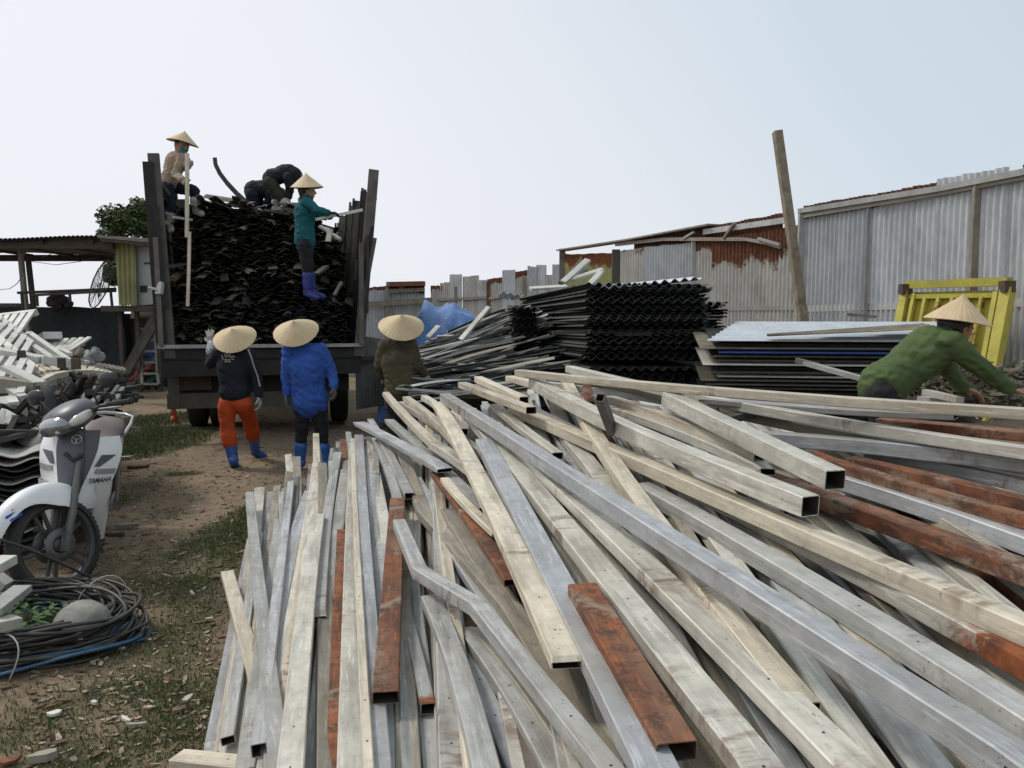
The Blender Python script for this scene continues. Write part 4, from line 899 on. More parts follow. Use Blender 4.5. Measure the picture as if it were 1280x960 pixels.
# corrugated flap on the right rear
m = corr_panel(P(443,430,10.7), P(479,425,11.3), 1.38, 1.30, .35, pitch=.075, amp=.014, seed=3)
one(m, 'corrugated_sheet', M['slate'], 'small grey corrugated sheet standing upright right of the lorry tail', 'sheet')
m = MB(); m.beam(P(447,448,10.6), P(480,446,11.2), .05, .05); m.beam(P(480,446,11.2), G(482,528,.02), .06, .06, (0,1,0)); one(m, 'wood_prop', M['wood_dark'], 'dark wooden prop frame holding the small corrugated sheet by the lorry', 'frame')

# ---------------------------------------------------------------- shed and clutter at the far left
SD = 17.6
sh = thing('open_shed', (P(30,396,SD).x, SD, 0), 'open shed at far left with thin dark corrugated roof on slanting posts above a rail', 'shed')
m = MB(); zr = 3.25; rows = []
for j in range(5):
    y = 16.4+j*1.05; x0 = -13.6; x1 = (140-640)/985*16.4-.25*j*.3
    rows.append([Vector((x0+(x1-x0)*i/170, y, zr+.04*j/4+.022*math.sin(i*2.1)+.03*math.sin(i*.05))) for i in range(171)])
m.grid(rows); rows2 = [[v-Vector((0,0,.03)) for v in r_] for r_ in rows]; m.grid(rows2[::-1]); part(m, 'roof', M['dark'], sh)
m = MB(); m.beam((-13.6,16.6,3.12),(-8.3,16.6,3.10),.08,.14); part(m, 'roof_beam', M['wood_dark'], sh)
m = MB(); m.beam((-13.6,20.4,3.12),(-10.2,20.4,3.12),.08,.16); part(m, 'roof_beam', M['wood_dark'], sh)
for k in range(5):
    m = MB(); x = -12.9+k*1.05; m.beam((x,16.5,3.17),(x-.5,20.5,3.19),.06,.07); part(m, 'rafter', M['wood_dark'], sh)
for (a, b, d0) in (((25,310),(33,392),17.3),((35,322),(42,384),18.2)):
    m = MB(); p0 = P(*a, d0); p1 = P(*b, d0); p1 = p0+(p1-p0)*(p0.z/(p0.z-p1.z)); m.beam(p0, p1, .09, .09, (0,1,0)); part(m, 'post', M['wood_dark' if d0 > 18 else 'wood'], sh)
m = MB(); m.beam(P(27,320,17.2), P(38,308,17.3), .06, .05); part(m, 'brace', M['wood'], sh)
for (a, b) in (((22,366),(145,361)),((40,369),(145,363.5)),((27,367),(29,388)),((87,366),(88,378)),((138,361),(141,390)),((46,369),(47,383))):
    m = MB(); m.tube([P(*a,17.1), P(*b,17.1)], .03, 6); part(m, 'rail', M['wood_dark'], sh)
cb = thing('meter_cabinet', P(170,380,16.8), 'raised cabinet with faded yellow cloth side and grey white door under a slanting roof', 'cabinet')
def quad_slab(m, pts, d, th, mi=0):
    A = [P(x, y, d) for x, y in pts]; n = len(A); B = [v+Vector((0,th,0)) for v in A]
    m.add(A+B, [tuple(range(n))[::-1], tuple(range(n,2*n))]+[(i,(i+1)%n,n+(i+1)%n,n+i) for i in range(n)], mi)
m = MB(); quad_slab(m, [(167,309),(192,309),(198,380),(171,382)], 16.9, 1.0); body = part(m, 'door_panel', plain('grey_white_panel', (0.40,0.42,0.43), .6, c2=(0.33,0.35,0.36), nscale=3, dirt=.3), cb)
m = MB(); quad_slab(m, [(175,357),(183,357),(183,365),(175,365)], 16.87, .03); quad_slab(m, [(180,328),(183,328),(183,330),(180,330)], 16.87, .03); quad_slab(m, [(184.5,328),(187,328),(187,330),(184.5,330)], 16.87, .03); part(m, 'vent_hole', M['truck_dark'], cb)
m = MB(); rows = []
for j in range(14):
    rr = []
    for i in range(30):
        f = i/29; px = 140.5+f*26.5+2*(1-f)+j/13*(5.5*(1-f)+4*f); py = 301+j/13*81+ (1.2*math.sin(i*1.3) if j == 13 else 0)
        v = P(px, py, 16.75); v.y += .03*math.sin(i*.9+j*.15)+.03*noise.noise(v*2); rr.append(v)
    rows.append(rr)
m.grid(rows); m.grid([[v+Vector((0,.03,0)) for v in r_] for r_ in rows[::-1]]); part(m, 'cloth_side', plain('faded_yellow_cloth', (0.34,0.34,0.16), .9, c2=(0.26,0.26,0.125), nscale=2, dirt=.4), cb)
m = MB(); m.prism([(0,0),(1,0),(1,1),(0,1)], P(187,300,16.3)-P(122,294,16.3), Vector((.1,1.6,.1)), P(122,294,16.3), (0,0,-.05)); part(m, 'roof', M['wood'], cb)
m = MB(); m.beam(P(126,298,16.35), P(187,303,16.35), .06, .12); part(m, 'fascia', M['wood_dark'], cb)
for px in (150, 171, 197): m = MB(); p0 = P(px,382,17.1); m.beam(p0, (p0.x,p0.y,0), .08, .08, (0,1,0)); part(m, 'post', M['wood_dark'], cb)
m = MB(); m.box((P(172,386,17.3).x, 17.3, P(172,386,17.3).z), (1.1,1.0,.12)); part(m, 'floor', M['wood_dark'], cb)
# dark netting wall and things before it
m = MB(); rows = []
for j in range(10):
    rows.append([Vector((P(-60+215*i/40,396,17.9).x, 17.9+.06*noise.noise(Vector((i*.4,j*.4,0))), 1.84-.0*i+.04*noise.noise(Vector((i*.2,3,3)))-1.84*j/9)) for i in range(41)])
m.grid(rows); m.grid([[v+Vector((0,.05,0)) for v in r_] for r_ in rows[::-1]]); one(m, 'netting_wall', plain('dark_netting', (0.012,0.018,0.02), .9, c2=(0.022,0.03,0.032), nscale=14), 'blackish netting screen below the shed rail', 'screen')
m = MB(); q = random.Random(2)
for (px, py, r_) in ((66,375,.12),(72,371,.14),(78,376,.13),(86,381,.10),(62,379,.08),(72,380,.16)):
    bm = bmesh.new(); bmesh.ops.create_icosphere(bm, subdivisions=2, radius=r_); c = P(px, py, 17.5)
    vs = [c+v.co*(1+.5*noise.noise(v.co*9+c)) for v in bm.verts]; m.add(vs, [[w.index for w in f.verts] for f in bm.faces]); bm.free()
one(m, 'black_bundle', M['truck_dark'], 'lumpy black bundle on top of the netting screen under the rail', 'bundle')
m = MB(); quad_slab(m, [(-30,379),(20,379),(20,393),(-30,393)], 18.2, .6); one(m, 'grey_box', plain('grey_box_paint', (0.10,0.105,0.11), .7), 'dull grey box top at the far left edge behind the netting screen', 'box')
# wire fan cover shaped like a leaf
ft = thing('wire_cage', P(124,383,17.0), 'leaf shaped wire cage trap standing by the rail beside the yellow cloth', 'cage')
ol = [(113,383),(111,375),(112.5,364),(117,349),(123,337),(130,328),(135.5,323.5),(139,331),(140.5,342),(138,354),(131,368),(124,379),(118,385)]
V3 = [P(x,y,17.0) for x,y in ol]; cc = P(126,356,16.8)
m = MB(); m.tube(V3, .016, 6, closed=True); part(m, 'rim', M['dark'], ft)
m = MB()
for k in range(22):
    a = V3[k % len(V3)].lerp(V3[(k+1) % len(V3)], .5*(k//len(V3))); b = V3[(k*5+6) % len(V3)]; mid = a.lerp(b,.5).lerp(cc,.5); m.tube([a, mid, P(123,374,17.0) if k % 2 else b], .005, 4)
part(m, 'wires', M['dark'], ft)
# thin net surface of the cage
m = MB(); q = random.Random(5)
for k in range(1, 9):
    f = k/9; m.tube([cc.lerp(v, f)+Vector((0,-.12*(1-f)**.5,0)) for v in V3], .0035, 4, closed=True)
part(m, 'mesh_wires', M['slate'], ft)
# wires hanging from the roof
for (pts, lb) in (([(40,327),(70,331),(100,327),(125,321)],'thin black wire sagging under the shed roof'),([(52,322),(70,315),(86,305)],'thin wire rising to the shed roof'),([(0,362),(12,361),(22,354),(28,344)],'thin wire drooping at the far left edge of the shed')):
    m = MB(); m.tube([P(*p_,16.9) for p_ in pts], .008, 4); one(m, 'wire', M['dark'], lb, 'wire')
# ladder
ld = thing('wooden_ladder', G(187,482), 'pale wooden ladder standing under the cabinet with rubbish behind', 'ladder')
D_ = 17.0
def lp(x, y): return P(x, y, D_+(y-382)/100*-.6+.6)
for (a, b) in (((171,383),(178,480)),((192,383),(198.5,480))):
    m = MB(); m.beam(lp(*a), lp(*b), .06, .05, (0,1,0)); part(m, 'side_rail', M['wood'], ld)
for y in (396,411,425,439,453,467,480):
    f = (y-383)/97; m = MB(); m.beam(lp(171+7*f,y), lp(192+6.5*f,y), .05, .04, (0,1,0)); part(m, 'rung', M['wood'], ld)
m = MB(); a = G(160,478); m2 = P(212,376,14.2); m.beam(P(160,465,14.6), m2, .10, .07, (0,1,0)); one(m, 'leaning_beam', M['slate'], 'upper grey beam leaning against the left side of the lorry', 'beam')
m = MB(); m.beam(P(156,463,14.9), P(196,388,14.6), .09, .06, (0,1,0)); one(m, 'leaning_beam', M['wood_dark'], 'darker lower beam leaning against the left side of the lorry', 'beam')
m = MB(); rows = [[P(148,392,18.3), P(207,392,18.3)],[P(148,476,18.3), P(207,476,18.3)]]; a, b = rows[0]; pn = corr_panel(a, b, a.z, b.z, 0, pitch=.2, amp=.01, seed=5); one(pn, 'tin_sheet', M['dark'] if 0 else M['slate'], 'dull grey tin panel standing behind the wooden ladder', 'panel')
m = MB(); quad_slab(m, [(164,388),(193,387),(193,396),(163,398)], 18.0, .3); one(m, 'white_crate', M['white'], 'white crate end peeping out under the cabinet, above the ladder', 'crate')
for k, (px, py, c, lb) in enumerate(((178,462,(.45,.09,.07),'red rubbish sack behind the ladder foot'),(188,455,(.35,.12,.10),'faded red rag heap behind the ladder'),(201,457,(.03,.13,.12),'teal rubbish sack between ladder and lorry'),(196,446,(.05,.10,.22),'blue rubbish sack right of the ladder'),(203,468,(.03,.10,.07),'green rubbish sack low between ladder and lorry'),(170,474,(.12,.09,.07),'brown heap of rags left of the ladder foot'))):
    bm = bmesh.new(); bmesh.ops.create_icosphere(bm, subdivisions=4, radius=.24); c_ = P(px, py, 17.6); m = MB()
    m.add([c_+Vector((v.co.x*1.2, v.co.y, v.co.z*.8))*(1+1.1*noise.noise(v.co*6+c_)+.5*noise.noise(v.co*17)) for v in bm.verts], [[w.index for w in f.verts] for f in bm.faces], smooth=True); bm.free()
    one(m, 'rubbish_sack', plain('sack_%d' % k, c, .6, c2=tuple(v*.5 for v in c), nscale=8), lb, 'sack')
# ---------------------------------------------------------------- trees behind
def tree(loc, h, rx, rz, n, lab, seed, leaf=.16, name='leafy_tree', conic=False):
    q = random.Random(seed); root = thing(name, loc, lab, 'tree'); L = Vector(loc)
    tk = MB(); tk.tube([L+Vector((.1*math.sin(i),.0,h*.75*i/6)) for i in range(7)], [.22*(1-.12*i) for i in range(7)], 10)
    cl = []
    for k in range(26 if not conic else 30):
        if conic: f = k/30; a = q.uniform(0,6.28); c = L+Vector((math.cos(a)*rx*(1-f)*.6, math.sin(a)*rx*(1-f)*.6, h*.2+h*.8*f)); r_ = rx*(1-f)*.5+.08
        else:
            a = q.uniform(0,6.28); e_ = q.uniform(-.9,1); rr = q.uniform(.3,1); c = L+Vector((math.cos(a)*rx*rr*math.cos(e_), math.sin(a)*rx*rr*math.cos(e_), h-rz+rz*math.sin(e_)*rr)); r_ = q.uniform(.35,.75)*rx*.45
            tk.tube([L+Vector((0,0,h*.45)), L.lerp(c,.5)+Vector((0,0,h*.25)), c], [.08,.05,.015], 6)
        cl.append((c, r_))
    part(tk, 'trunk', M['wood_dark'], root); V = []; FF = []
    for i in range(n):
        c, r_ = cl[i % len(cl)]; u = Vector((q.gauss(0,1),q.gauss(0,1),q.gauss(0,.8))).normalized()*r_*q.uniform(.55,1.12)
        p_ = c+u; a = Vector((q.gauss(0,1),q.gauss(0,1),q.gauss(0,.5))).normalized(); b = a.orthogonal().normalized(); s_ = leaf*q.uniform(.5,1.2); k = len(V)
        V += [p_-a*s_*.5, p_+b*s_*.28, p_+a*s_*.5, p_-b*s_*.28]; FF.append((k,k+1,k+2,k+3))
    m = MB(); m.add(V, FF); part(m, 'crown', M['leaf'], root)
t = NT('tree_leaves'); n1 = t.noise(1.6, 3, .6); c = t.mix(t.ramp(n1, .35, .65), (0.035,0.06,0.02), (0.09,0.125,0.04)); t.b.inputs['Transmission Weight'].default_value = 0; M['leaf'] = t.set(Base_Color=c, Roughness=.7)
b = P(172, 396, 24); tree((b.x, 24, 0), 5.2, 1.15, 1.5, 9000, 'bushy green tree behind the shed, left of the lorry', 3)
b = P(225, 396, 25); tree((b.x, 25, 0), 5.6, 1.3, 1.6, 9000, 'bushy green tree behind the upper left corner of the lorry', 6)
b = P(1272, 396, 30); tree((b.x, 30, 0), 1.62+(396-205)/985*30, .5, 1, 3000, 'tip of a dark narrow tree beyond the fence at far right', 9, .1, 'cypress_tree', True)
# ---------------------------------------------------------------- white slatted frames piled at the left
GF = 'white slatted frames piled at the left'
def slat_frame(name, railA, railB, n, dA, dB, mat, lab, w=.05, h=.05, sw=.045, over=0.0, t0=0.04, t1=.96, n_curve=1):
    """two rails given as lists of pixels, with slats between"""
    A = [P(x, y, d) for (x, y), d in zip(railA, dA)]; B = [P(x, y, d) for (x, y), d in zip(railB, dB)]
    c = sum(A+B, Vector())/(len(A)+len(B)); c.z = min(v.z for v in A+B); rt = thing(name, c, lab, 'frame', GF)
    def at(L, f):
        f = f*(len(L)-1); k = min(int(f), len(L)-2); return L[k].lerp(L[k+1], f-k)
    nrm = (at(A,.9)-at(A,.1)).cross(at(B,.5)-at(A,.5)).normalized()
    if nrm.z < 0: nrm = -nrm
    for L in (A, B):
        m = MB()
        for a, b in zip(L, L[1:]): m.beam(a, b, w, h, nrm)
        part(m, 'rail', M[mat], rt)
    for k in range(n):
        f = t0+(t1-t0)*k/(n-1); a = at(A, f); b = at(B, f); d = (b-a).normalized()*over
        m = MB(); m.beam(a-d+nrm*.02, b+d+nrm*.02, sw, .025, nrm); part(m, 'slat', M[mat], rt)
    return rt
slat_frame('slatted_frame', [(-40,401),(45,391)], [(-60,431),(26,419)], 9, (9.4,9.2), (8.6,8.4), 'white', 'upper white slatted frame tipped up at the top left of the pile', sw=.065, w=.07, h=.07)
slat_frame('slatted_frame', [(24,421),(66,450)], [(36,417),(86,452)], 2, (8.5,7.8), (8.6,7.9), 'white', 'narrow white pair of rails descending to the right in the middle of the left pile', w=.06, h=.05)
slat_frame('slatted_frame', [(-30,400),(44,462)], [(-75,436),(30,498)], 9, (8.3,7.0), (7.5,6.3), 'white', 'large white slatted frame lying across the middle of the left pile', sw=.06, w=.06, h=.05)
slat_frame('slatted_frame', [(0,398),(40,430)], [(-50,440),(10,478)], 6, (8.9,8.2), (7.6,7.2), 'white', 'white slatted frame under the large one at the left edge of the pile', sw=.06)
slat_frame('slatted_frame', [(60,432),(106,429)], [(52,446),(84,443)], 6, (9.0,9.2), (8.6,8.8), 'white', 'small white ladder like frame at the right top of the left pile', over=.16, w=.05, h=.05, sw=.05)
slat_frame('arched_frame', [(24,467),(50,460),(80,457),(118,462),(134,466)], [(50,480),(66,472),(88,467.5),(112,467),(134,469)], 13, (7.6,7.8,8.1,8.5,8.8), (6.9,7.1,7.4,7.9,8.2), 'cream', 'pale arched slatted frame lying above the motorbike handlebar', sw=.055, w=.05, h=.08)
slat_frame('arched_frame', [(52,484),(68,476),(90,471.5),(114,471),(136,473)], [(52,489),(68,483),(90,480),(114,479),(136,480)], 12, (6.9,7.1,7.4,7.9,8.2), (6.85,7.05,7.35,7.85,8.15), 'tan', 'tan arched slatted frame just beneath the pale arched one', sw=.04, w=.04, h=.03)
slat_frame('slatted_frame', [(98,455),(128,457),(155,462)], [(100,460),(128,462),(155,466)], 10, (9.0,9.3,9.6), (8.9,9.2,9.5), 'tan', 'long thin tan slatted frame reaching towards the leaning beams', sw=.05, w=.05, h=.03)
slat_frame('slatted_frame', [(4,514),(56,543)], [(5,538),(46,561)], 6, (5.9,5.6), (5.85,5.55), 'white', 'small white picket panel standing left of the motorbike headlamp', sw=.075, w=.04, h=.045)
slat_frame('slatted_frame', [(-40,480),(14,496)], [(-50,516),(20,506)], 6, (6.8,6.5), (6.2,6.1), 'white', 'white slatted frame lying flat at the left edge above the picket panel', sw=.07, over=.05)
for (a, b, d0, d1, w, h, mt, lb) in (((-20,436),(52,450),7.3,7.3,.16,.07,'white','thick white beam with bolt plates lying on top of the left pile'),((50,449),(92,457),7.3,7.5,.15,.07,'white','thick white beam end with dark bolted plate above the arched frame'),
      ((8,459),(50,480),6.7,6.6,.12,.04,'white','brightest white board slanting down to the arched frame'),((-20,478),(46,486),6.5,6.6,.2,.12,'tan','broad tan timber below the white boards at the left edge'),((56,425),(66,419),9.2,9.0,.2,.08,'white','white block end pointing up behind the small ladder frame'),
      ((76,438),(88,443),8.4,8.3,.05,.04,'white','short bright white stick right of the pair of rails'),((99,448),(110,453),8.6,8.5,.05,.04,'white','short bright white stick near the ragged heap'),((104,502),(116,484),6.6,7.0,.07,.03,'slate','grey flat bar leaning behind the handlebar'),
      ((108,512),(122,497),6.4,6.7,.05,.04,'tan','short tan stick beside the right grip'),((128,512),(148,483),6.6,7.2,.035,.035,'slate','thin grey bar, left one of two behind the right mirror'),((138,514),(153,486),6.6,7.2,.045,.045,'slate','thicker grey bar, right one of two behind the right mirror'),
      ((148,522),(172,512),7.0,7.4,.06,.02,'white','bent pale strip on the ground right of the handlebar'),((125,530),(175,535),6.8,7.2,.03,.02,'tan','thin tan stick lying behind the motorbike seat'),((22,500),(30,530),6.3,6.2,.09,.05,'tan','brown upright board end behind the picket panel'),
      ((34,499),(50,508),6.4,6.4,.06,.05,'white','white angle piece left of the old wheel'),((36,520),(52,505),6.4,6.5,.07,.04,'white','second white angle piece left of the old wheel'),((-12,712),(12,699),4.0,4.15,.09,.05,'white','white board end at the left edge below the front tyre'),((-10,765),(29,735),3.5,3.75,.09,.035,'grey','grey board at the left edge pointing at the cable coil'),
      ((-12,783),(21,776),3.45,3.55,.10,.05,'pale','pale board end at the left edge over the cable coil'),((-5,722),(9,733),3.9,3.9,.07,.05,'pale','pale block between the board ends at the left edge'),((-10,930),(30,938),2.98,2.95,.03,.012,'white','white torn stick on the ground at the bottom left'),((29,938),(63,946),2.95,2.9,.03,.012,'white','second half of the torn white stick at the bottom left')):
    m = MB(); m.beam(P(a[0],a[1],d0), P(b[0],b[1],d1), w, h, bev=.004); nm = 'board' if w > .08 else 'stick'
    one(m, nm, M[mt], lb, nm)
for k, (px, py, d) in enumerate(((77,454,7.18),(27,444,7.2))):
    m = MB(); c = P(px, py, d); m.box(c, (.07,.02,.09)); one(m, 'bolt_plate', M['rust'] if 0 else M['wood_dark'], ['dark bolt plate on the right end of the thick white beam','dark bolt plate on the left of the thick white beam'][k], 'plate')
m = MB(); c = P(95,455,7.25); m.box(c, (.07,.04,.10)); one(m, 'bolt_plate', plain('brown_plate', (0.12,0.085,0.055), .8), 'brown end plate closing the thick white beam above the arched frame', 'plate')
# dark underlying clutter of the left pile
m = MB(); q = random.Random(31)
for i in range(520):
    px = q.uniform(-60,135); y0 = lerp_tab([(-60,415),(20,425),(60,452),(100,455),(160,478)], px)+20
    py = q.uniform(y0, lerp_tab([(-60,555),(50,545),(75,520),(135,500)], px)); d = 9.4-4.2*(py-420)/130
    a = P(px, py, d+q.uniform(0,.6)); 
    if a.z < .04: continue
    dr = Vector((q.gauss(0,1), q.gauss(0,1), q.gauss(0,.25))).normalized()*q.uniform(.12,.35); m.beam(a-dr, a+dr, q.uniform(.03,.08), q.uniform(.02,.05), mi=q.choice((0,0,2,2,2)))
for v in m.v: v.z = max(v.z, .01)
tag(m.build('scrap_heap', [M['wood_dark'], M['tan'], M['truck_dark']]), 'dark jumble of broken laths and scrap under the white frames', 'scrap', kind='stuff')
m = MB(); rows = []
for j in range(10):
    rr = []
    for i in range(24):
        px = -90+230*i/23; d = 6.2+3.6*j/9; x = (px-CX)/F*d; e_ = math.sin(math.pi*j/9)**.5*(1-sstep(.7,1,i/23)); rr.append(Vector((x, d, -.05+.95*e_+.15*noise.noise(Vector((x*2,d*2,5)))*e_)))
    rows.append(rr)
m.grid(rows); tag(m.build('rubble_mound', M['truck_dark']), 'dark mound of rubble underneath the white frames', 'scrap', kind='stuff')
# ragged bits at (100-120, 440)
for k, (px, py, c, lb) in enumerate(((101,443,(.22,.18,.13),'tan ragged clump right of the small ladder frame'),(112,447,(.42,.42,.43),'pale ragged clump near the end of the pile'),(121,443,(.28,.28,.3),'grey ragged clump farthest right on the pile'),(90,447,(.30,.29,.26),'rounded grey lump behind the thick white beam'))):
    bm = bmesh.new(); bmesh.ops.create_icosphere(bm, subdivisions=3, radius=.065); c_ = P(px, py, 8.6); m = MB()
    m.add([c_+v.co*(1+.9*noise.noise(v.co*14+c_)) for v in bm.verts], [[w.index for w in f.verts] for f in bm.faces]); bm.free()
    one(m, 'rag_clump', plain('rag_%d' % k, c, .9, c2=tuple(v*.5 for v in c)), lb, 'rag')
# stack of wavy pale sheets left of the motorbike
q = random.Random(8); c = P(66,561,5.25); M['pale_sheet'] = metal('pale_dirty_sheet', (0.42,0.41,0.37), (0.33,0.32,0.29), .7, .05, .5, .3, dirt=.4)
for i in range(15):
    s_ = wavy_sheet(2.2, .95, .13, .020, .007, n_len=2)
    rot = Matrix.Translation((c.x+q.uniform(-.03,.03), c.y+q.uniform(-.03,.03), c.z-.03-i*.043))@Matrix.Rotation(R(30)+q.uniform(-.03,.03),4,'Z')@Matrix.Rotation(R(q.uniform(-.5,.5)),4,'Y')
    for v in s_.v: v[:] = rot@Vector((v.y-2.2, v.x, v.z)) if 0 else rot@Vector((-v.x*2.2-.0, v.y*.40, v.z))
    one(s_, 'corrugated_sheet', M['pale_sheet' if i in (0,1,4,7,9,12) else 'black'], 'top pale wavy sheet of the stack beside the motorbike front' if i == 0 else ('pale wavy sheet inside the stack beside the motorbike front' if i in (1,4,7,9,12) else 'dark wavy sheet inside the stack beside the motorbike front'), 'sheet', None if i == 0 else 'wavy sheets stacked beside the motorbike')
# old wheel behind the motorbike
ow = thing('old_wheel', P(62,540,5.9), 'old dark spoked wheel standing upright behind the motorbike headlamp', 'wheel')
Wc = P(60,512,5.9); Mx = Matrix.Translation(Wc)@Matrix.Rotation(R(35),4,'Z')@Matrix.Rotation(R(90),4,'Y')
m = MB(); m.lathe([(.15,-.03),(.18,-.04),(.20,0),(.18,.04),(.15,.03),(.15,-.03)], 32, Mx); part(m, 'tyre', M['tyre'], ow)
m = MB()
for k in range(12): a = k*math.pi/6; m.tube([Mx@Vector((.02*math.cos(a+1),.02*math.sin(a+1),0)), Mx@Vector((.155*math.cos(a),.155*math.sin(a),0))], .004, 4)
m.lathe([(.03,-.03),(.03,.03)], 10, Mx); part(m, 'spokes', M['slate'], ow)
# ---------------------------------------------------------------- coil of cable on the ground
M['cable'] = plain('black_cable', (0.020,0.019,0.018), .5, c2=(0.045,0.042,0.038), nscale=30, bump=.1, dirt=.2)
M['cable_blue'] = plain('blue_cable', (0.03,0.12,0.22), .5, c2=(0.02,0.07,0.14), nscale=20, bump=.1, dirt=.3)
cc = Vector((-2.72, 3.84, 0)); q = random.Random(14); GCB = 'loops of the cable coil beside the motorbike'
def loop_pts(ra, rb, z, tilt, ph, wob, n=90, off=(0,0)):
    out = []
    for k in range(n):
        a = 2*math.pi*k/n; r1 = 1+wob*math.sin(3*a+ph)+wob*.6*math.sin(5*a+ph*2)
        x = ra*r1*math.cos(a); y = rb*r1*math.sin(a); out.append(cc+Vector((x+off[0], y+off[1], max(.012, z+tilt*math.sin(a+ph)+.02*math.sin(4*a+ph*3)))))
    return out
coil = thing('cable_coil', cc, 'big loose coil of black and blue cable on the ground before the motorbike', 'cable coil')
for i in range(44):
    f = i/44; blue = i in (30,33,35,38,40,42) ; lay = q.uniform(0,.13)
    ra = q.uniform(.62,.84)+ (.03 if blue else 0); rb = q.uniform(.36,.50)
    m = MB(); m.tube(loop_pts(ra, rb, .02+ (q.uniform(.0,.06) if blue else lay), q.uniform(0,.035), q.uniform(0,6.28), q.uniform(0,.03), off=(q.uniform(-.05,.05), q.uniform(-.05,.05)-(.05 if blue else 0))), q.uniform(.007,.010), 6, closed=True)
    part(m, 'blue_loop' if blue else 'loop', M['cable_blue' if blue else 'cable'], coil)
for k in range(3):
    a = (-.9, -1.6, .9)[k]; c_ = cc+Vector((.74*math.cos(a), .51*math.sin(a), .09)); t_ = Vector((-math.sin(a), math.cos(a), 0)); r_ = Vector((math.cos(a), math.sin(a), 0))
    m = MB(); m.tube([c_+r_*.13*math.cos(u)+Vector((0,0,.10*math.sin(u)))+t_*.02*math.sin(2*u) for u in np.linspace(0,6.28,20)[:-1]], .004, 5, closed=True); part(m, 'tie_wire', M['grey'], coil)
# stone bowl resting in the coil
m = MB(); c_ = G(86,806,.05); m.lathe([(0,.20),(.04,.198),(.08,.185),(.115,.15),(.135,.10),(.14,.04),(.13,0)], 28, Matrix.Translation(c_+Vector((0,.12,-.03)))@Matrix.Rotation(R(14),4,'X')@Matrix.Rotation(R(10),4,'Y'))
one(m, 'cement_bowl', plain('worn_cement', (0.27,0.26,0.23), .9, c2=(0.15,0.145,0.125), nscale=14, bump=.5, dirt=.5), 'rounded grey cement lump resting on the cable coil', 'bowl')
# cable leaning over the front wheel
pts = [P(*a) for a in ((-12,671,3.9),(30,684,4.0),(70,701,4.1),(105,718,4.25),(130,728,4.35))]+[G(153,736,.02)]
m = MB(); m.tube(pts, .009, 6); one(m, 'cable', M['cable'], 'single black cable crossing in front of the front wheel spokes', 'cable')
# leafy weeds inside the coil
m = MB(); q = random.Random(77); V = []; FF = []
for i in range(420):
    b = G(q.gauss(28,34), q.gauss(800,16)); h = q.uniform(.03,.14); a = q.uniform(0,6.28); s_ = q.uniform(.02,.05); c_ = b+Vector((math.cos(a)*.04, math.sin(a)*.04, h)); u = Vector((math.cos(a), math.sin(a), q.uniform(-.4,.5))).normalized(); w = u.cross(Vector((0,0,1))).normalized(); k = len(V)
    V += [c_, c_+u*s_*.5+w*s_*.35, c_+u*s_*1.1, c_+u*s_*.5-w*s_*.35]; FF.append((k,k+1,k+2,k+3)); V += [b, b+Vector((.002,0,0)), c_]; FF.append((k+4,k+5,k+6))
m.add(V, FF); one(m, 'weeds', plain('weed_leaf', (0.06,0.13,0.035), .7, c2=(0.035,0.085,0.025), nscale=5, var=0, bump=0), 'green leafy weeds growing inside the cable coil', 'weeds', kind='stuff')
# bits lying on the path
for (px, py, l, w, a, mt, lb) in ((68,890,.055,.03,.2,'pale','pale flat flake on the earth at lower left'),(157,898,.07,.02,-.7,'white','white splinter right of the flake at lower left'),(170,905,.08,.02,.1,'tan','tan splinter just below the white one'),(234,872,.06,.03,1.2,'pale','pale chip near the left bundle at lower left'),(225,886,.05,.04,.5,'rust','reddish shard beside the pale chip'),(12,948,.07,.05,.3,'rust','red brick fragment at the bottom left corner'),(118,881,.03,.02,0,'white','tiny white crumb right of the pale flake'),
        (240,742,.08,.02,-.9,'pale','pale twisted splinter on the path above the grass'),(262,773,.04,.025,.4,'pale','pale chip on the grass left of the cream tube'),(55,945,.1,.03,.5,'tan','tan splinter right of the brick fragment'),(152,812,.03,.015,.4,'white','whitish flake on grass near the coil'),(172,583,.22,.09,-.1,'rust','rusty brown slab on the ground behind the motorbike seat'),(150,572,.3,.1,.2,'tan','flat brown slab in the grass right of the motorbike seat'),(160,660,.16,.05,.3,'tan','dusty board scrap on the path right of the motorbike')):
    c_ = G(px, py, .01); m = MB(); pr = [(l*.5*math.cos(u)*(1+.25*math.sin(3*u+px)), w*.5*math.sin(u)*(1+.3*math.cos(2*u+py))) for u in np.linspace(0,6.28,10)[:-1]]
    ca, sa = math.cos(a), math.sin(a); m.prism(pr, (ca,sa,.03), (-sa,ca,.05), c_+Vector((0,0,gh(c_.x,c_.y))), (0,0,.012 if l < .1 else .03)); one(m, 'fragment', M[mt], lb, 'debris')
# ---------------------------------------------------------------- motorbike (local: x = its right side, y forward)
fw = Vector((.30,-.95,0)).normalized(); fc = P(62,690,4.5); BO = Vector((fc.x, fc.y, 0))-fw*.62; BZ = math.atan2(fw.y, fw.x)-math.pi/2
bk = thing('motorbike', BO, 'white and grey underbone motorbike parked with its front wheel turned, beside the wavy sheets', 'motorbike', rz=BZ)
bk.rotation_euler = (0, R(-8), BZ)
M['bwhite'] = plain('white_bike_paint', (0.80,0.81,0.81), .25, c2=(0.74,0.75,0.75), nscale=3, bump=.02, var=0, coat=.4, dirt=.15)
M['bgrey'] = plain('dark_grey_bike_panel', (0.085,0.088,0.105), .42, c2=(0.07,0.072,0.085), nscale=3, bump=.02, var=0)
M['bblack'] = plain('black_bike_plastic', (0.02,0.02,0.022), .5, c2=(0.03,0.03,0.03), var=0, bump=.05)
M['bsilver'] = plain('satin_silver', (0.42,0.42,0.42), .35, .8, var=0, bump=.03)
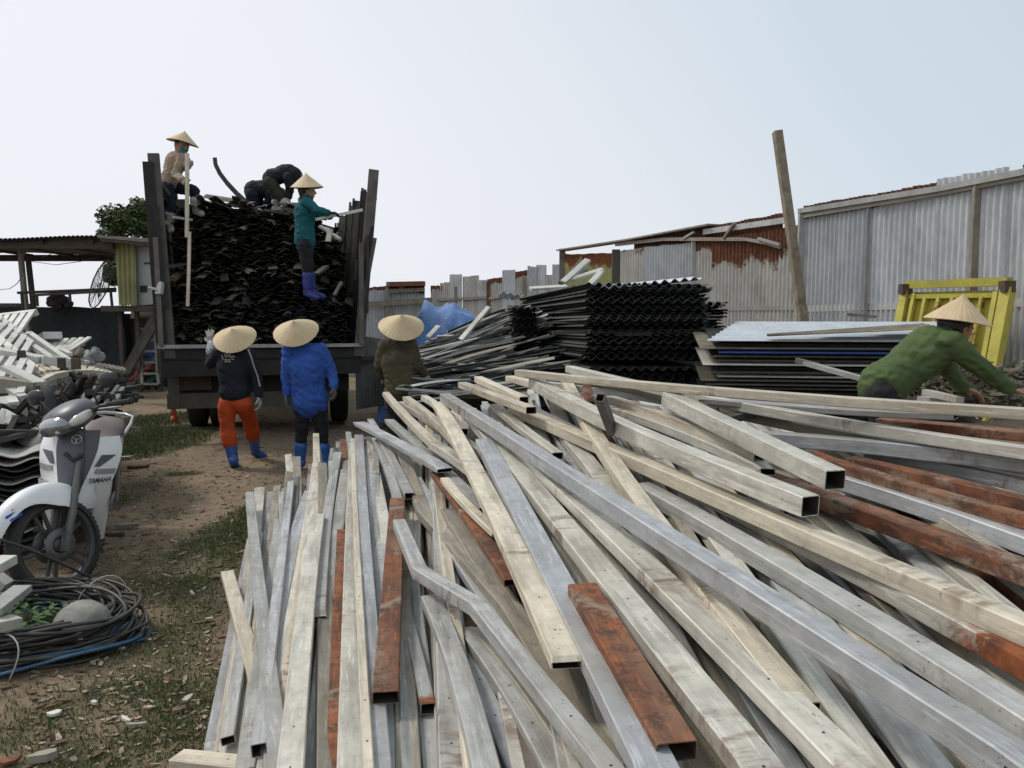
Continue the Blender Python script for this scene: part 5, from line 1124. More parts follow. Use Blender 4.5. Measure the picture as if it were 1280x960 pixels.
M['balloy'] = plain('dusty_black_alloy', (0.04,0.04,0.042), .5, .3, c2=(0.08,0.078,0.07), var=0, nscale=9)
M['bfork'] = plain('dull_fork_grey', (0.15,0.15,0.145), .5, .4, var=0, dirt=.4)
M['glass'] = plain('headlamp_lens', (0.30,0.32,0.33), .06, .6, var=0, bump=0, coat=1.0)
M['mirror_back'] = plain('mirror_shell', (0.018,0.02,0.025), .3, var=0, bump=0)
SA = R(-45); piv0 = Vector((0,.60,.29)); piv1 = Vector((0,.28,.95)); ax = (piv1-piv0).normalized()
SM = Matrix.Translation(piv0)@Matrix.Rotation(SA,4,ax)@Matrix.Translation(-piv0)
def bp(m, nm, mat, steer=False, par=None, lab=None, smooth=None):
    if steer:
        for v in m.v: v[:] = SM@v
    if par is not None:
        for v in m.v: v -= par.location
    o = m.build(nm, mat, par or bk, world=False)
    if lab: o['label'] = lab
    return o
def wheel(cy, steer, nm):
    Mx = Matrix.Translation((0,cy,.29))@Matrix.Rotation(R(90),4,'Y')
    m = MB(); pr = []
    for k in range(13): a = math.pi*k/12; pr.append((.250+.040*math.sin(a), -.042*math.cos(a)))
    m.lathe(pr+[(.245,.03),(.245,-.03),pr[0]], 56, Mx)
    # tread grooves as small blocks
    for k in range(60):
        a = 2*math.pi*k/60
        for s_ in (-1,1): m.box(Mx@Vector((.283*math.cos(a+.02*s_), .283*math.sin(a+.02*s_), s_*.018)), (.009,.012,.010), (Matrix.Rotation(R(90),3,'Y')@Matrix.Rotation(a,3,'Z')@Matrix.Rotation(.5*s_,3,'X')))
    w_ = bp(m, nm, M['tyre'], steer)
    m = MB(); m.lathe([(.245,-.028),(.232,-.030),(.215,-.022),(.215,.022),(.232,.030),(.245,.028)], 56, Mx)
    for k in range(5):
        a = 2*math.pi*k/5+.35; u = Vector((math.cos(a), math.sin(a),0)); v_ = Vector((-u.y,u.x,0))
        for s_ in (-1,1):
            p0 = Mx@(u*.03+v_*.012*s_); p1 = Mx@(u*.222+v_*.030*s_); m.beam(p0, p1, .020, .016, (1,0,0))
    m.lathe([(0,-.05),(.03,-.05),(.045,-.03),(.045,.03),(.03,.05),(0,.05)], 20, Mx)
    bp(m, 'rim', M['balloy'], steer, w_)
    m = MB(); m.lathe([(.05,.048),(.10,.048),(.10,.052),(.05,.052)], 36, Mx); m.lathe([(.05,-.048),(.095,-.048),(.095,-.052),(.05,-.052)], 36, Mx); bp(m, 'brake_disc', M['bfork'], steer, w_)
wheel(.62, True, 'wheel'); wheel(-.62, False, 'wheel')
for s_ in (-1,1):
    m = MB(); m.tube([(s_*.075,.60,.29),(s_*.075,.52,.46),(s_*.065,.40,.74)], [.02,.024,.018], 12); m.beam((s_*.075,.625,.25),(s_*.075,.58,.36),.03,.04,(1,0,0)); bp(m, 'fork_leg', M['bfork'], True)
# front fender: arch over the tyre, nose pointing forward
m = MB(); rows = []
for j in range(22):
    f = j/21; a = R(14+ (128-14)*f); r_ = .335+.02*(1-f); hw = .014+.062*min(1,f*2.4)**.7 - .012*max(0,f-.8)*5
    yy = .62+r_*math.cos(a)*(1.12 if a < math.pi/2 else 1.0); zz = .29+r_*math.sin(a)*1.03+ .01
    drop = .055+.075*sstep(.35,.75,f)
    rr = []
    for k in range(13):
        s_ = (k-6)/6; ad = abs(s_); rad = Vector((0, math.cos(a), math.sin(a))); x = hw*math.sin(s_*1.45)/math.sin(1.45) ; d_ = drop*(ad**2.6)
        rr.append(Vector((x*1.05, yy, zz))-rad*d_+Vector((0,0,.012*(1-ad*ad))))
    rows.append(rr)
m.grid(rows); m.grid([[v*1.0-Vector((0,0,.006)) for v in r_[::-1]] for r_ in rows]); fend = bp(m, 'front_fender', M['bwhite'], True)
for k, (ya, zb, L_) in enumerate(((.90,.56,.10),(.86,.585,.08),(.82,.60,.11),(.88,.535,.07))):
    m = MB()
    m.beam((-.058,ya,zb-.035),(-.064,ya-L_,zb+.01-.02),.016,.004,(1,0,.35))
    m.beam((.058,ya,zb-.035),(.064,ya-L_,zb-.01),.016,.004,(1,0,.35), mi=0)
    bp(m, 'fender_decal', plain('decal_%d' % k, (0.05,0.13,0.5) if k % 3 != 1 else (0.55,0.06,0.05), .4, var=0, bump=0), True, fend)
# front cowl: dark centre and white wings
def cowl(z, s_, out=0.0):
    f = (z-.50)/(.93-.50)          # 0 low, 1 high
    w = .12+.085*math.sin(min(1,max(0,f))*math.pi*.62)+.03*f*(1-f); w = w*(1-.25*max(0,f-.75)*4*.5)
    y = .52-.16*f-.18*(abs(s_)**1.9)-.03*(1-f)*abs(s_)+out
    return Vector((w*1.10*s_, y, z-.05*abs(s_)*(1-f)+.045*f*(1-abs(s_))*.0))
def cowl_patch(s0, s1, z0, z1, nz=14, ns=8, out=0.0, sfun=None, thick=.008):
    rows = []
    for j in range(nz+1):
        z = z0+(z1-z0)*j/nz; a, b = (sfun(j/nz) if sfun else (s0,s1)); rows.append([cowl(z, a+(b-a)*i/ns, out) for i in range(ns+1)])
    m = MB(); m.grid(rows); m.grid([[v-Vector((0,thick,0)) for v in r_[::-1]] for r_ in rows]); return m
bp(cowl_patch(0,0,.56,.94,sfun=lambda f:(-.28-.30*f,.28+.30*f), out=.012), 'centre_cowl', M['bgrey'])
m = MB(); m.tube([cowl(.80,-.22,.022), cowl(.765,0,.024), cowl(.80,.22,.022)], .012, 6); bp(m, 'chevron', M['bblack'])
for s_ in (-1,1):
    bp(cowl_patch(0,0,.50,.90,sfun=lambda f:(s_*(.26+.28*f), s_*1.0)), 'side_cowl', M['bwhite'])
    m = cowl_patch(0,0,.695,.722,sfun=lambda f:(s_*.55, s_*.98), out=.010, nz=3); bp(m, 'grey_flash', plain('silver_flash', (0.30,0.31,0.31), .4, var=0), par=None)
    m = cowl_patch(0,0,.735,.80,sfun=lambda f:(s_*(.50+.10*f), s_*(.62+.28*f)), out=.009, nz=3); bp(m, 'dark_flash', M['bgrey'])
# black inner gap behind wheel
m = MB(); m.box((0,.25,.55), (.16,.16,.55), bev=.03); bp(m, 'inner_cover', M['bblack'])
m = MB(); m.tube([(0,.30,.93),(0,.38,.74)], .04, 12); bp(m, 'steering_head', M['bblack'])
# leg shields, going down beside the engine
for s_ in (-1,1):
    rows = []
    for j in range(15):
        f = j/14; z = .62-.40*f; y0 = .40-.20*f; x = s_*(.185-.03*f); wd = .26-.10*f
        rows.append([Vector((x+s_*.015*math.sin(i/6*math.pi)-s_*.05*(i == 0), y0-wd*i/6, z-.02*i/6)) for i in range(7)])
    m = MB(); m.grid(rows); m.grid([[v-Vector((s_*.007,0,0)) for v in r_[::-1]] for r_ in rows]); bp(m, 'leg_shield', M['bwhite'])
# headlamp cowl on the handlebar
def egg(c, r3, n=20, rot=None, lo=-1.0, hi=1.0, squash=1.0):
    m = MB(); rows = []
    for j in range(n+1):
        th = math.pi*(j/n); rr = []
        for k in range(n*2):
            a = 2*math.pi*k/(n*2); v = Vector((math.sin(th)*math.cos(a), math.cos(th), math.sin(th)*math.sin(a)))
            v = Vector([math.copysign(abs(q_)**.85, q_) for q_ in v]); v = Vector((v.x*r3[0], v.y*r3[1], v.z*r3[2]))
            if rot: v = rot@v
            rr.append(Vector(c)+v)
        rows.append(rr)
    m.grid(rows, close=True); return m
rt_ = Matrix.Rotation(R(-22),3,'X')
hl = bp(egg((0,.35,1.02),(.155,.15,.085),rot=rt_), 'handlebar_cowl', M['bgrey'], True)
bp(egg((0,.43,.985),(.118,.10,.062),rot=rt_), 'headlight', M['glass'], True)
m = MB(); m.beam((0,.52,.94),(0,.46,1.045),.006,.02); bp(m, 'lens_divider', M['bgrey'], True)
for s_ in (-1,1):
    bp(egg((s_*.125,.375,1.0),(.045,.085,.035),rot=rt_, n=12), 'turn_signal', plain('clear_signal_lens', (0.62,0.60,0.55), .12, .1, var=0, bump=0, coat=1), True)
    m = MB(); m.tube([(s_*.10,.30,1.02),(s_*.20,.29,1.045),(s_*.36,.22,1.04)], [.014,.014,.013], 10); bar = bp(m, 'handlebar', M['bblack'], True)
    m = MB(); m.tube([(s_*.24,.268,1.045),(s_*.37,.216,1.04)], [.018,.019], 12); m.lathe([(0,-.0),(.021,0),(.021,.02),(0,.02)], 12, Matrix.Translation((s_*.37,.216,1.04))@Matrix.Rotation(R(90*s_),4,'Y')); bp(m, 'grip', M['tyre'], True, bar)
    m = MB(); m.tube([(s_*.20,.30,1.03),(s_*.27,.33,1.025),(s_*.38,.29,1.015)], [.007,.007,.006], 6); bp(m, 'lever', M['bsilver'], True, bar)
    m = MB(); mc = Vector((s_*.33,.30,1.19)); m.tube([(s_*.19,.29,1.05),(s_*.225,.33,1.12),(mc.x-s_*.03,mc.y,mc.z-.01)], .006, 6); st = bp(m, 'mirror_stalk', M['bblack'], True)
    e_ = egg(tuple(mc), (.078,.022,.05), n=14); bp(e_, 'mirror', M['mirror_back'], True)
    m = MB(); m.tube([(s_*.10,.33,1.0),(s_*.13,.40,.80),(s_*.08,.42,.62),(s_*.07,.55,.40)], .005, 6); bp(m, 'brake_cable', M['bblack'], True)
# body, seat, tail
def loft(secs, n=18):
    """secs: (y, zc, half width, half height)"""
    rows = []
    for (y, zc, hw, hh) in secs:
        rows.append([Vector((hw*math.copysign(abs(math.cos(a))**.7, math.cos(a)), y, zc+hh*math.copysign(abs(math.sin(a))**.7, math.sin(a)))) for a in [2*math.pi*k/n for k in range(n)]])
    m = MB(); m.grid(rows, close=True); m.add(rows[0], [tuple(range(n))]); m.add(rows[-1], [tuple(range(n))[::-1]]); return m
bp(loft([(.20,.50,.06,.10),(.08,.48,.075,.09),(-.05,.50,.08,.11)]), 'frame_spine', M['bblack'])
bp(loft([(.05,.60,.07,.06),(-.08,.66,.115,.10),(-.30,.67,.135,.11),(-.55,.70,.13,.10),(-.80,.76,.09,.07),(-.93,.80,.04,.03)]), 'rear_body', M['bwhite'])
bp(loft([(.02,.74,.06,.02),(-.05,.755,.10,.045),(-.20,.765,.125,.05),(-.38,.775,.13,.045),(-.42,.80,.13,.055),(-.62,.82,.125,.055),(-.80,.84,.09,.035),(-.84,.84,.05,.015)]), 'seat', plain('brown_grey_vinyl', (0.15,0.105,0.085), .55, c2=(0.07,0.06,0.058), nscale=4, var=0))
m = MB(); m.tube([(-.135,-.50,.80),(-.155,-.62,.86),(-.14,-.84,.885),(-.07,-.93,.89),(.07,-.93,.89),(.14,-.84,.885),(.155,-.62,.86),(.135,-.50,.80)], .013, 10); bp(m, 'grab_rail', M['bsilver'])
bp(egg((0,-.93,.77),(.09,.05,.045), n=12), 'tail_light', plain('red_lens', (0.35,0.02,0.02), .15, var=0, bump=0))
m = MB(); rows = []
for j in range(10):
    a = R(60+80*j/9); rows.append([Vector((s_*.07, -.62-.33*math.cos(a)*-1*-1 if 0 else -.62+.33*math.cos(a), .29+.33*math.sin(a)-.03*abs(s_))) for s_ in (-1,-.5,0,.5,1)])
m.grid(rows); m.beam((0,-.86,.62),(0,-.98,.40),.16,.006,(0,1,.3)); bp(m, 'rear_fender', M['bblack'])
m = MB(); m.box((0,.02,.30), (.20,.34,.20), bev=.03); m.tube([(0,.12,.33),(0,.30,.36)], .055, 14)
for k in range(6): m.lathe([(.05,0),(.075,0),(.075,.006),(.05,.006)], 18, Matrix.Translation((0,.17+.022*k,.34))@Matrix.Rotation(R(-90),4,'X'))
bp(m, 'engine', M['balloy'])
m = MB(); m.tube([(.06,.25,.28),(.10,.12,.17),(.12,-.15,.18),(.14,-.45,.22),(.15,-.80,.30)], [.016,.018,.02,.042,.04], 14); bp(m, 'exhaust', M['bblack'])
for s_ in (-1,1):
    m = MB(); m.tube([(0,-.02,.19),(s_*.18,-.02,.19),(s_*.27,-.02,.20)], [.012,.012,.02], 8); bp(m, 'foot_peg', M['tyre'])
    m = MB(); m.tube([(s_*.07,-.62,.29),(s_*.08,-.25,.32),(s_*.07,.0,.33)], .018, 8); bp(m, 'swing_arm', M['bblack'])
    m = MB(); m.tube([(s_*.11,-.60,.30),(s_*.11,-.50,.62)], .024, 10); bp(m, 'rear_shock', M['bsilver'])
    m = MB(); m.tube([(s_*.06,-.10,.20),(s_*.14,-.16,.02),(s_*.16,-.13,.015)], .012, 8); bp(m, 'centre_stand', M['bblack'])
m = MB(); m.tube([(-.13,.06,.20),(-.16,.20,.21),(-.19,.21,.22)], .009, 8); bp(m, 'gear_lever', M['bblack'])
# lettering and emblem
def text_mesh(s, size, ext=.0015, spacing=1.0):
    cu = bpy.data.curves.new('t', 'FONT'); cu.body = s; cu.size = size; cu.extrude = ext; cu.align_x = 'CENTER'; cu.align_y = 'CENTER'; cu.space_character = spacing; cu.offset = size*.015
    o = bpy.data.objects.new('t', cu); COL.objects.link(o); bpy.context.view_layer.update(); dg = bpy.context.evaluated_depsgraph_get(); me = bpy.data.meshes.new_from_object(o.evaluated_get(dg))
    V = [v.co.copy() for v in me.vertices]; FF = [tuple(p_.vertices) for p_ in me.polygons]; bpy.data.objects.remove(o); bpy.data.curves.remove(cu); bpy.data.meshes.remove(me); return V, FF
V, FF = text_mesh('YAMAHA', .040, spacing=1.0); m = MB(); xm = max(abs(v.x) for v in V)
m.add([cowl(.660+v.y+v.x*.06, -.70-.26*v.x/xm, .013)+Vector((-.006,.004,0))+Vector((-.4,.9,0))*v.z for v in V], FF); bp(m, 'lettering', M['bblack'])
m = MB(); m.tube([(-.203,.30,.47),(-.206,.20,.50),(-.203,.12,.52)], [.003,.014,.004], 6); m.tube([(-.203,.28,.44),(-.206,.20,.465),(-.20,.14,.49)], [.002,.009,.003], 6); bp(m, 'side_decal', M['bgrey'])
m = MB(); ec = cowl(.885,0,.022); em = Matrix.Translation(ec)@Matrix.Rotation(R(-68),4,'X')
m.lathe([(.024,0),(.030,0),(.030,.004),(.024,.004),(.024,0)], 28, em)
for k in range(3):
    a = k*2*math.pi/3+math.pi/2; m.beam(em@Vector((0,0,.002)), em@Vector((.026*math.cos(a),.026*math.sin(a),.002)), .006, .004)
bp(m, 'emblem', M['bsilver'])
# ---------------------------------------------------------------- people
def cap(p0, p1, r0, r1, side=None, flat=1.0, n=16, flat1=None):
    return (Vector(p0), Vector(p1), r0, r1, Vector(side) if side is not None else None, flat, flat if flat1 is None else flat1)
def caps_mesh(caps):
    m = MB(); n = 16
    for (p0, p1, r0, r1, side, f0, f1) in caps:
        d = p1-p0; L = d.length; d = d/L if L > 1e-6 else Vector((0,0,1))
        x = (side-d*side.dot(d)) if side is not None else d.orthogonal()
        if x.length < 1e-4: x = d.orthogonal()
        x.normalize(); y = d.cross(x); rows = []
        for k in range(6): a = math.pi/2*(k/6); rows.append((-math.cos(a)*r0*min(1,.5+f0/2), math.sin(a)*r0 if k else 1e-4, f0))
        for k in range(5): f = k/4; rows.append((L*f, r0+(r1-r0)*f, f0+(f1-f0)*f))
        for k in range(1, 7): a = math.pi/2*(k/6); rows.append((L+math.sin(a)*r1*min(1,.5+f1/2), math.cos(a)*r1 if k < 6 else 1e-4, f1))
        m.grid([[p0+d*t_+x*(r*math.cos(2*math.pi*i/n))+y*(r*fl*math.sin(2*math.pi*i/n)) for i in range(n)] for (t_, r, fl) in rows], close=True)
    return m
def fuse(caps, name, mat, parent, vox=.012, smooth=8, fold=0.0, fscale=9.0, seed=0, extra=None):
    """join overlapping forms into one continuous skin, then fold it like cloth"""
    m = caps_mesh(caps)
    if extra: 
        for e_ in extra: m.add(e_.v, e_.f)
    me = bpy.data.meshes.new('t'); me.from_pydata([tuple(v) for v in m.v], [], m.f); o = bpy.data.objects.new('t', me); COL.objects.link(o)
    r_ = o.modifiers.new('r', 'REMESH'); r_.mode = 'VOXEL'; r_.voxel_size = vox
    s_ = o.modifiers.new('s', 'SMOOTH'); s_.iterations = smooth; s_.factor = .5
    bpy.context.view_layer.update(); ev = bpy.data.meshes.new_from_object(o.evaluated_get(bpy.context.evaluated_depsgraph_get()))
    bpy.data.objects.remove(o); bpy.data.meshes.remove(me)
    out = MB(); nv = [v.normal.copy() for v in ev.vertices]; vs = []
    for v, nn in zip(ev.vertices, nv):
        c = v.co.copy()
        if fold:
            w = c*fscale; wz = w.z*1.5+w.x*.8+seed*7; h = 1-abs(noise.noise(Vector((w.x*.7, w.y*.7, wz)))+.5*noise.noise(Vector((w.x*2.3, w.y*2.3, w.z*2.9+seed))))*2.6
            c = c+nn*fold*max(-1.2, h)
        vs.append(c)
    out.add(vs, [tuple(p_.vertices) for p_ in ev.polygons], smooth=True); bpy.data.meshes.remove(ev)
    return part(out, name, mat, parent)
def hand_caps(w, d, pn, curl, s=1.0, fat=1.0, spread=.10, thumb=1):
    """palm and five unequal fingers; w wrist, d direction, pn palm normal (fingers curl towards it)"""
    d = d.normalized(); pn = (pn-d*pn.dot(d)).normalized(); x = d.cross(pn)*thumb
    c = [cap(w, w+d*.075*s, .026*s*fat, .034*s*fat, x, .5)]
    for k, (off, L) in enumerate(((.029,.072),(.010,.080),(-.010,.075),(-.028,.060))):
        b = w+d*.085*s+x*off*s; q = d+x*(off*spread/.03)
        q = q.normalized(); r_ = .0095*s*fat; a0 = 0
        for j, fr in enumerate((.42,.33,.25)):
            a0 += curl*(.8+.15*j); qq = q*math.cos(a0)+pn*math.sin(a0); e_ = b+qq*L*fr*s; c.append(cap(b, e_, r_*(1-.08*j), r_*(.93-.08*j))); b = e_
    b = w+d*.025*s+x*.028*s; q = (d*.6+x*.75+pn*.2).normalized(); e_ = b+q*.040*s; c.append(cap(b, e_, .012*s*fat, .011*s*fat)); q = (d*.85+x*.3+pn*(.3+curl*.4)).normalized(); c.append(cap(e_, e_+q*.035*s, .0105*s*fat, .009*s*fat))
    return c
M['skin'] = plain('skin', (0.36,0.20,0.13), .55, c2=(0.32,0.17,0.11), nscale=8, var=0, bump=.05)
M['hair'] = plain('black_hair', (0.014,0.012,0.011), .5, c2=(0.03,0.026,0.023), nscale=40, var=0, bump=.4)
def cloth(nm, c, k=.6, rough=.85):
    t = NT(nm); n1 = t.noise(5, 5, .65); n2 = t.noise(11, 4, .55, dist=1.6); n3 = t.noise(260, 2, .5)
    cc_ = t.mix(t.ramp(n1, .32, .68), c, tuple(v*k for v in c)); cc_ = t.mix(t.math('MULTIPLY', t.ramp(t.noise(3, 6, .7), .52, .7), .2), cc_, tuple(min(1, v*.7+.06) for v in c))
    t.bump(t.math('ADD', n2, t.math('MULTIPLY', n3, .06)), .45, .02); return t.set(Base_Color=cc_, Roughness=rough, Specular_IOR_Level=.25)
t = NT('palm_leaf_hat'); tc = t.node('ShaderNodeTexCoord'); sp_ = t.node('ShaderNodeSeparateXYZ', {0: tc.outputs['Object']})
hv = t.node('ShaderNodeAttribute', attribute_name='hatring').outputs['Fac']; av = t.node('ShaderNodeAttribute', attribute_name='hatang').outputs['Fac']
rg = t.math('SINE', t.math('MULTIPLY', hv, 100.0)); rb_ = t.math('SINE', t.math('MULTIPLY', av, 90.0))
n1 = t.noise(7, 5, .6); n2 = t.noise(60, 3, .6)
c = t.mix(t.ramp(n1, .3, .7), (0.60,0.47,0.28), (0.47,0.355,0.205)); c = t.mix(t.math('MULTIPLY', t.ramp(rg, .55, .95), .28), c, (0.30,0.22,0.13)); c = t.mix(t.math('MULTIPLY', t.ramp(rb_, .6, 1.0), .14), c, (0.30,0.22,0.13))
c = t.mix(t.math('MULTIPLY', t.ramp(t.noise(4, 6, .7), .55, .75), .35), c, (0.25,0.18,0.11))
t.bump(t.math('ADD', t.math('ADD', rg, rb_), n2), .25, .003); M['straw'] = t.set(Base_Color=c, Roughness=.6)
M['hat_orange'] = None
def cone_hat(parent, c, axis, r=.225, h=.135, mat='straw', dome=0.0, strap=None):
    """conical palm hat; c = centre of the brim"""
    axis = Vector(axis).normalized(); rot = axis.to_track_quat('Z', 'Y').to_matrix(); n = 64; rows = []; ring = []; ang = []
    prof = [(0.002,1.0),(.04,.93),(.12,.84),(.25,.715),(.4,.575),(.55,.43),(.7,.285),(.85,.14),(.97,.02),(1.0,-.01),(.985,-.03),(.9,.05),(.6,.34),(.3,.62),(.05,.85),(0.002,.87)]
    vs = []; 
    for (f, g_) in prof:
        for k in range(n):
            a = 2*math.pi*k/n; rr = r*f*(1+.012*math.sin(3*a)+.006*math.sin(16*a)); z = h*(g_+dome*math.sin(f*math.pi))+.008*f*math.sin(2*a+1)
            vs.append(Vector(c)+rot@Vector((rr*math.cos(a), rr*math.sin(a), z))); ring.append(f); ang.append(abs(k/n-.5)*2)
    m = MB(); m.add(vs, [(j*n+k, j*n+(k+1)%n, (j+1)*n+(k+1)%n, (j+1)*n+k) for j in range(len(prof)-1) for k in range(n)], smooth=True)
    o = part(m, 'conical_hat', M[mat], parent)
    for nm, L in (('hatring', ring), ('hatang', ang)): at = o.data.attributes.new(nm, 'FLOAT', 'POINT'); at.data.foreach_set('value', L)
    return o
def limb_pts(*a): return [Vector(q) for q in a]
def person(label, base, J, jacket, trousers, boots, glove, face, hat=None, hat_c=None, hat_axis=None, vox=.013, s=1.0, cuffs=False, baggy=1.0, seed=1, hair=True, mask=None, hatmat='straw', curl=(.35,.35), palm=None, hem=.0, fold=.006, hatr=.225, hath=.135, skinleg=False, coat_flat=.76, torso_w=1.0, spread=.1, boot_top=.5):
    rt = thing('person', base, label, 'person'); face = Vector(face).normalized(); up = (J['head']-J['neck']).normalized()
    if hat_axis is not None:
        ha_ = Vector(hat_axis).normalized(); J['head'] = Vector(hat_c)-ha_*.05; up = ha_; face = (face-ha_*face.dot(ha_)).normalized()
    side = (J['shR']-J['shL']).normalized(); hs = (J['hipR']-J['hipL']).normalized()
    pel, ch, nk, hd = J['pelvis'], J['chest'], J['neck'], J['head']; wa = pel.lerp(ch, .42)
    fside = up.cross(face).normalized(); fup = face.cross(fside)*-1
    if fup.dot(up) < 0: fup = -fup
    # one continuous body: head with features, neck, trunk, arms with hands, legs with feet
    B = [cap(hd-fup*.025, hd+fup*.035, .078, .082, fside, 1.18), cap(hd-fup*.05+face*.025, hd-fup*.085+face*.045, .055, .034, fside, .9), cap(nk-up*.03, hd-fup*.05-face*.01, .052, .050),
         cap(hd+face*.088+fup*.015, hd+face*.108-fup*.022, .010, .016, fside, .9), cap(hd+face*.08-fup*.058, hd+face*.088-fup*.06, .020, .012, fside, .6)]
    for e_ in (-1, 1): B.append(cap(hd+fside*e_*.082+fup*.012-face*.008, hd+fside*e_*.084-fup*.022-face*.004, .016, .010, face, .5))
    B += [cap(pel, wa, .11*s, .09*s, hs, .6), cap(wa, ch, .09*s, .115*s, side, .58), cap(ch, nk, .11*s, .055*s, side, .55), cap(J['shL'], J['shR'], .05*s, .05*s)]
    for a in 'LR':
        B += [cap(J['sh'+a], J['el'+a], .046*s, .036*s), cap(J['el'+a], J['wr'+a], .036*s, .025*s), cap(J['hip'+a], J['kn'+a], .066*s, .048*s), cap(J['kn'+a], J['an'+a], .052*s, .035*s), cap(J['an'+a], J['toe'+a], .038*s, .028*s)]
        pn = palm[0 if a == 'L' else 1] if palm else Vector((0,-1,0)); d = J['ha'+a]-J['wr'+a]; B += hand_caps(J['wr'+a], d, Vector(pn), curl[0 if a == 'L' else 1], s, 1.0, spread, 1 if a == 'L' else -1)
    fuse(B, 'body', M['skin'], rt, vox*.8, 4)
    for e_ in (-1, 1):
        m = caps_mesh([cap(hd+face*.083+fside*e_*.031+fup*.016, hd+face*.0835+fside*e_*.033+fup*.016, .010, .010)]); part(m, 'eye', M['hair'], rt)
    if hair: fuse([cap(hd+fup*.02-face*.02, hd+fup*.045-face*.005, .088, .084, fside, 1.1), cap(hd-face*.05, hd-face*.055-fup*.10, .070, .045, fside, .8)], 'hair', M['hair'], rt, .011, 3, .003, 30)
    if mask: fuse([cap(hd+face*.045-fup*.025, hd+face*.055-fup*.07, .066, .045, fside, .8)], 'face_mask', M[mask], rt, .009, 3, .002, 20)
    # jacket
    tw = torso_w; down = (pel-ch).normalized()
    C = [cap(pel+down*hem, wa, .168*s*tw, .150*s*tw, hs, coat_flat), cap(wa, ch, .150*s*tw, .168*s*tw, side, coat_flat), cap(ch, ch.lerp(nk,.75), .165*s*tw, .085*s, side, .66), cap(J['shL'], J['shR'], .068*s, .068*s, None), cap(nk-up*.03, nk+up*.015, .068, .062)]
    for a in 'LR':
        C += [cap(J['sh'+a], J['el'+a], .070*s, .056*s), cap(J['el'+a], J['wr'+a].lerp(J['el'+a],.06), .056*s, .043*s)]
    fuse(C, 'jacket', M[jacket], rt, vox, 7, fold, 8.5, seed)
    # trousers
    C = [cap(pel-down*.03, pel+down*.02, .128*s*tw*baggy, .135*s*tw*baggy, hs, .68)]
    for a in 'LR':
        k = J['kn'+a]; e_ = k.lerp(J['an'+a], .42 if cuffs else boot_top+.12)
        C += [cap(J['hip'+a]+down*.02, k, .088*s*baggy, .070*s*baggy), cap(k, e_, .070*s*baggy, (.075 if cuffs else .048/baggy)*s*baggy)]
    fuse(C, 'trousers', M[trousers], rt, vox, 6, fold*.9, 8, seed+3)
    for a in 'LR':
        k = J['kn'+a]; an = J['an'+a]; toe = J['toe'+a]; top = k.lerp(an, .33 if cuffs else boot_top)
        C = [cap(top, k.lerp(an,.8), .070*s, .058*s), cap(k.lerp(an,.75), an, .056*s, .052*s), cap(an, toe, .052*s, .044*s, None, 1), cap(an+(an-toe)*.18, an, .045*s, .05*s)]
        fuse(C, 'boot', M[boots], rt, .010, 4, .0025, 14, seed)
    if glove:
        for i, a in enumerate('LR'):
            pn = palm[i] if palm else Vector((0,-1,0)); d = J['ha'+a]-J['wr'+a]; C = hand_caps(J['wr'+a], d, Vector(pn), curl[i], s, 1.22, spread, 1 if a == 'L' else -1)+[cap(J['wr'+a].lerp(J['el'+a],.16), J['wr'+a], .036*s, .032*s)]
            fuse(C, 'glove', M[glove], rt, .007 if vox < .012 else .0085, 2, .001, 30)
    if hat_axis is not None: cone_hat(rt, hat_c, hat_axis, hatr, hath, hatmat)
    return rt
def cloth0(nm, c): return plain(nm, c, .9, c2=tuple(v*.6 for v in c), nscale=7, var=0, bump=.12, dirt=0)
M['j_black'] = cloth('black_jacket_cloth', (0.016,0.018,0.026)); M['j_blue'] = cloth('blue_jacket_cloth', (0.035,0.10,0.38), .65); M['j_olive'] = cloth('olive_jacket_cloth', (0.085,0.075,0.042), .6)
M['j_green'] = cloth('green_jacket_cloth', (0.078,0.118,0.042), .72); M['j_tan'] = cloth('tan_jacket_cloth', (0.36,0.28,0.20), .65); M['j_teal'] = cloth('teal_jacket_cloth', (0.012,0.115,0.135), .6)
M['t_orange'] = cloth('orange_trouser_cloth', (0.50,0.075,0.018), .7); M['t_black'] = cloth0('black_trouser_cloth', (0.010,0.010,0.012)); M['t_navy'] = cloth('navy_trouser_cloth', (0.018,0.022,0.04)); M['t_moss'] = cloth('dark_moss_cloth', (0.038,0.042,0.028))
M['b_blue'] = plain('blue_rubber_boot', (0.02,0.11,0.38), .42, c2=(0.02,0.08,0.28), nscale=5, var=0, dirt=.4); M['b_white'] = plain('white_rubber_boot', (0.42,0.42,0.39), .55, c2=(0.34,0.33,0.30), nscale=5, var=0, dirt=.4); M['b_royal'] = plain('royal_blue_boot', (0.018,0.035,0.22), .5, c2=(0.012,0.02,0.12), nscale=5, var=0)
M['g_white'] = cloth('knit_glove', (0.38,0.35,0.30), .7); M['g_grey'] = cloth('grey_knit_glove', (0.14,0.13,0.12), .6); M['g_teal'] = cloth('dark_green_glove', (0.015,0.075,0.065), .6); M['m_teal'] = cloth('teal_face_mask', (0.03,0.19,0.23), .7); M['bonnet'] = cloth('black_bonnet', (0.014,0.014,0.018))
def PJ(d, **k): return {n: P(v[0], v[1], d+(v[2] if len(v) > 2 else 0)) for n, v in k.items()}
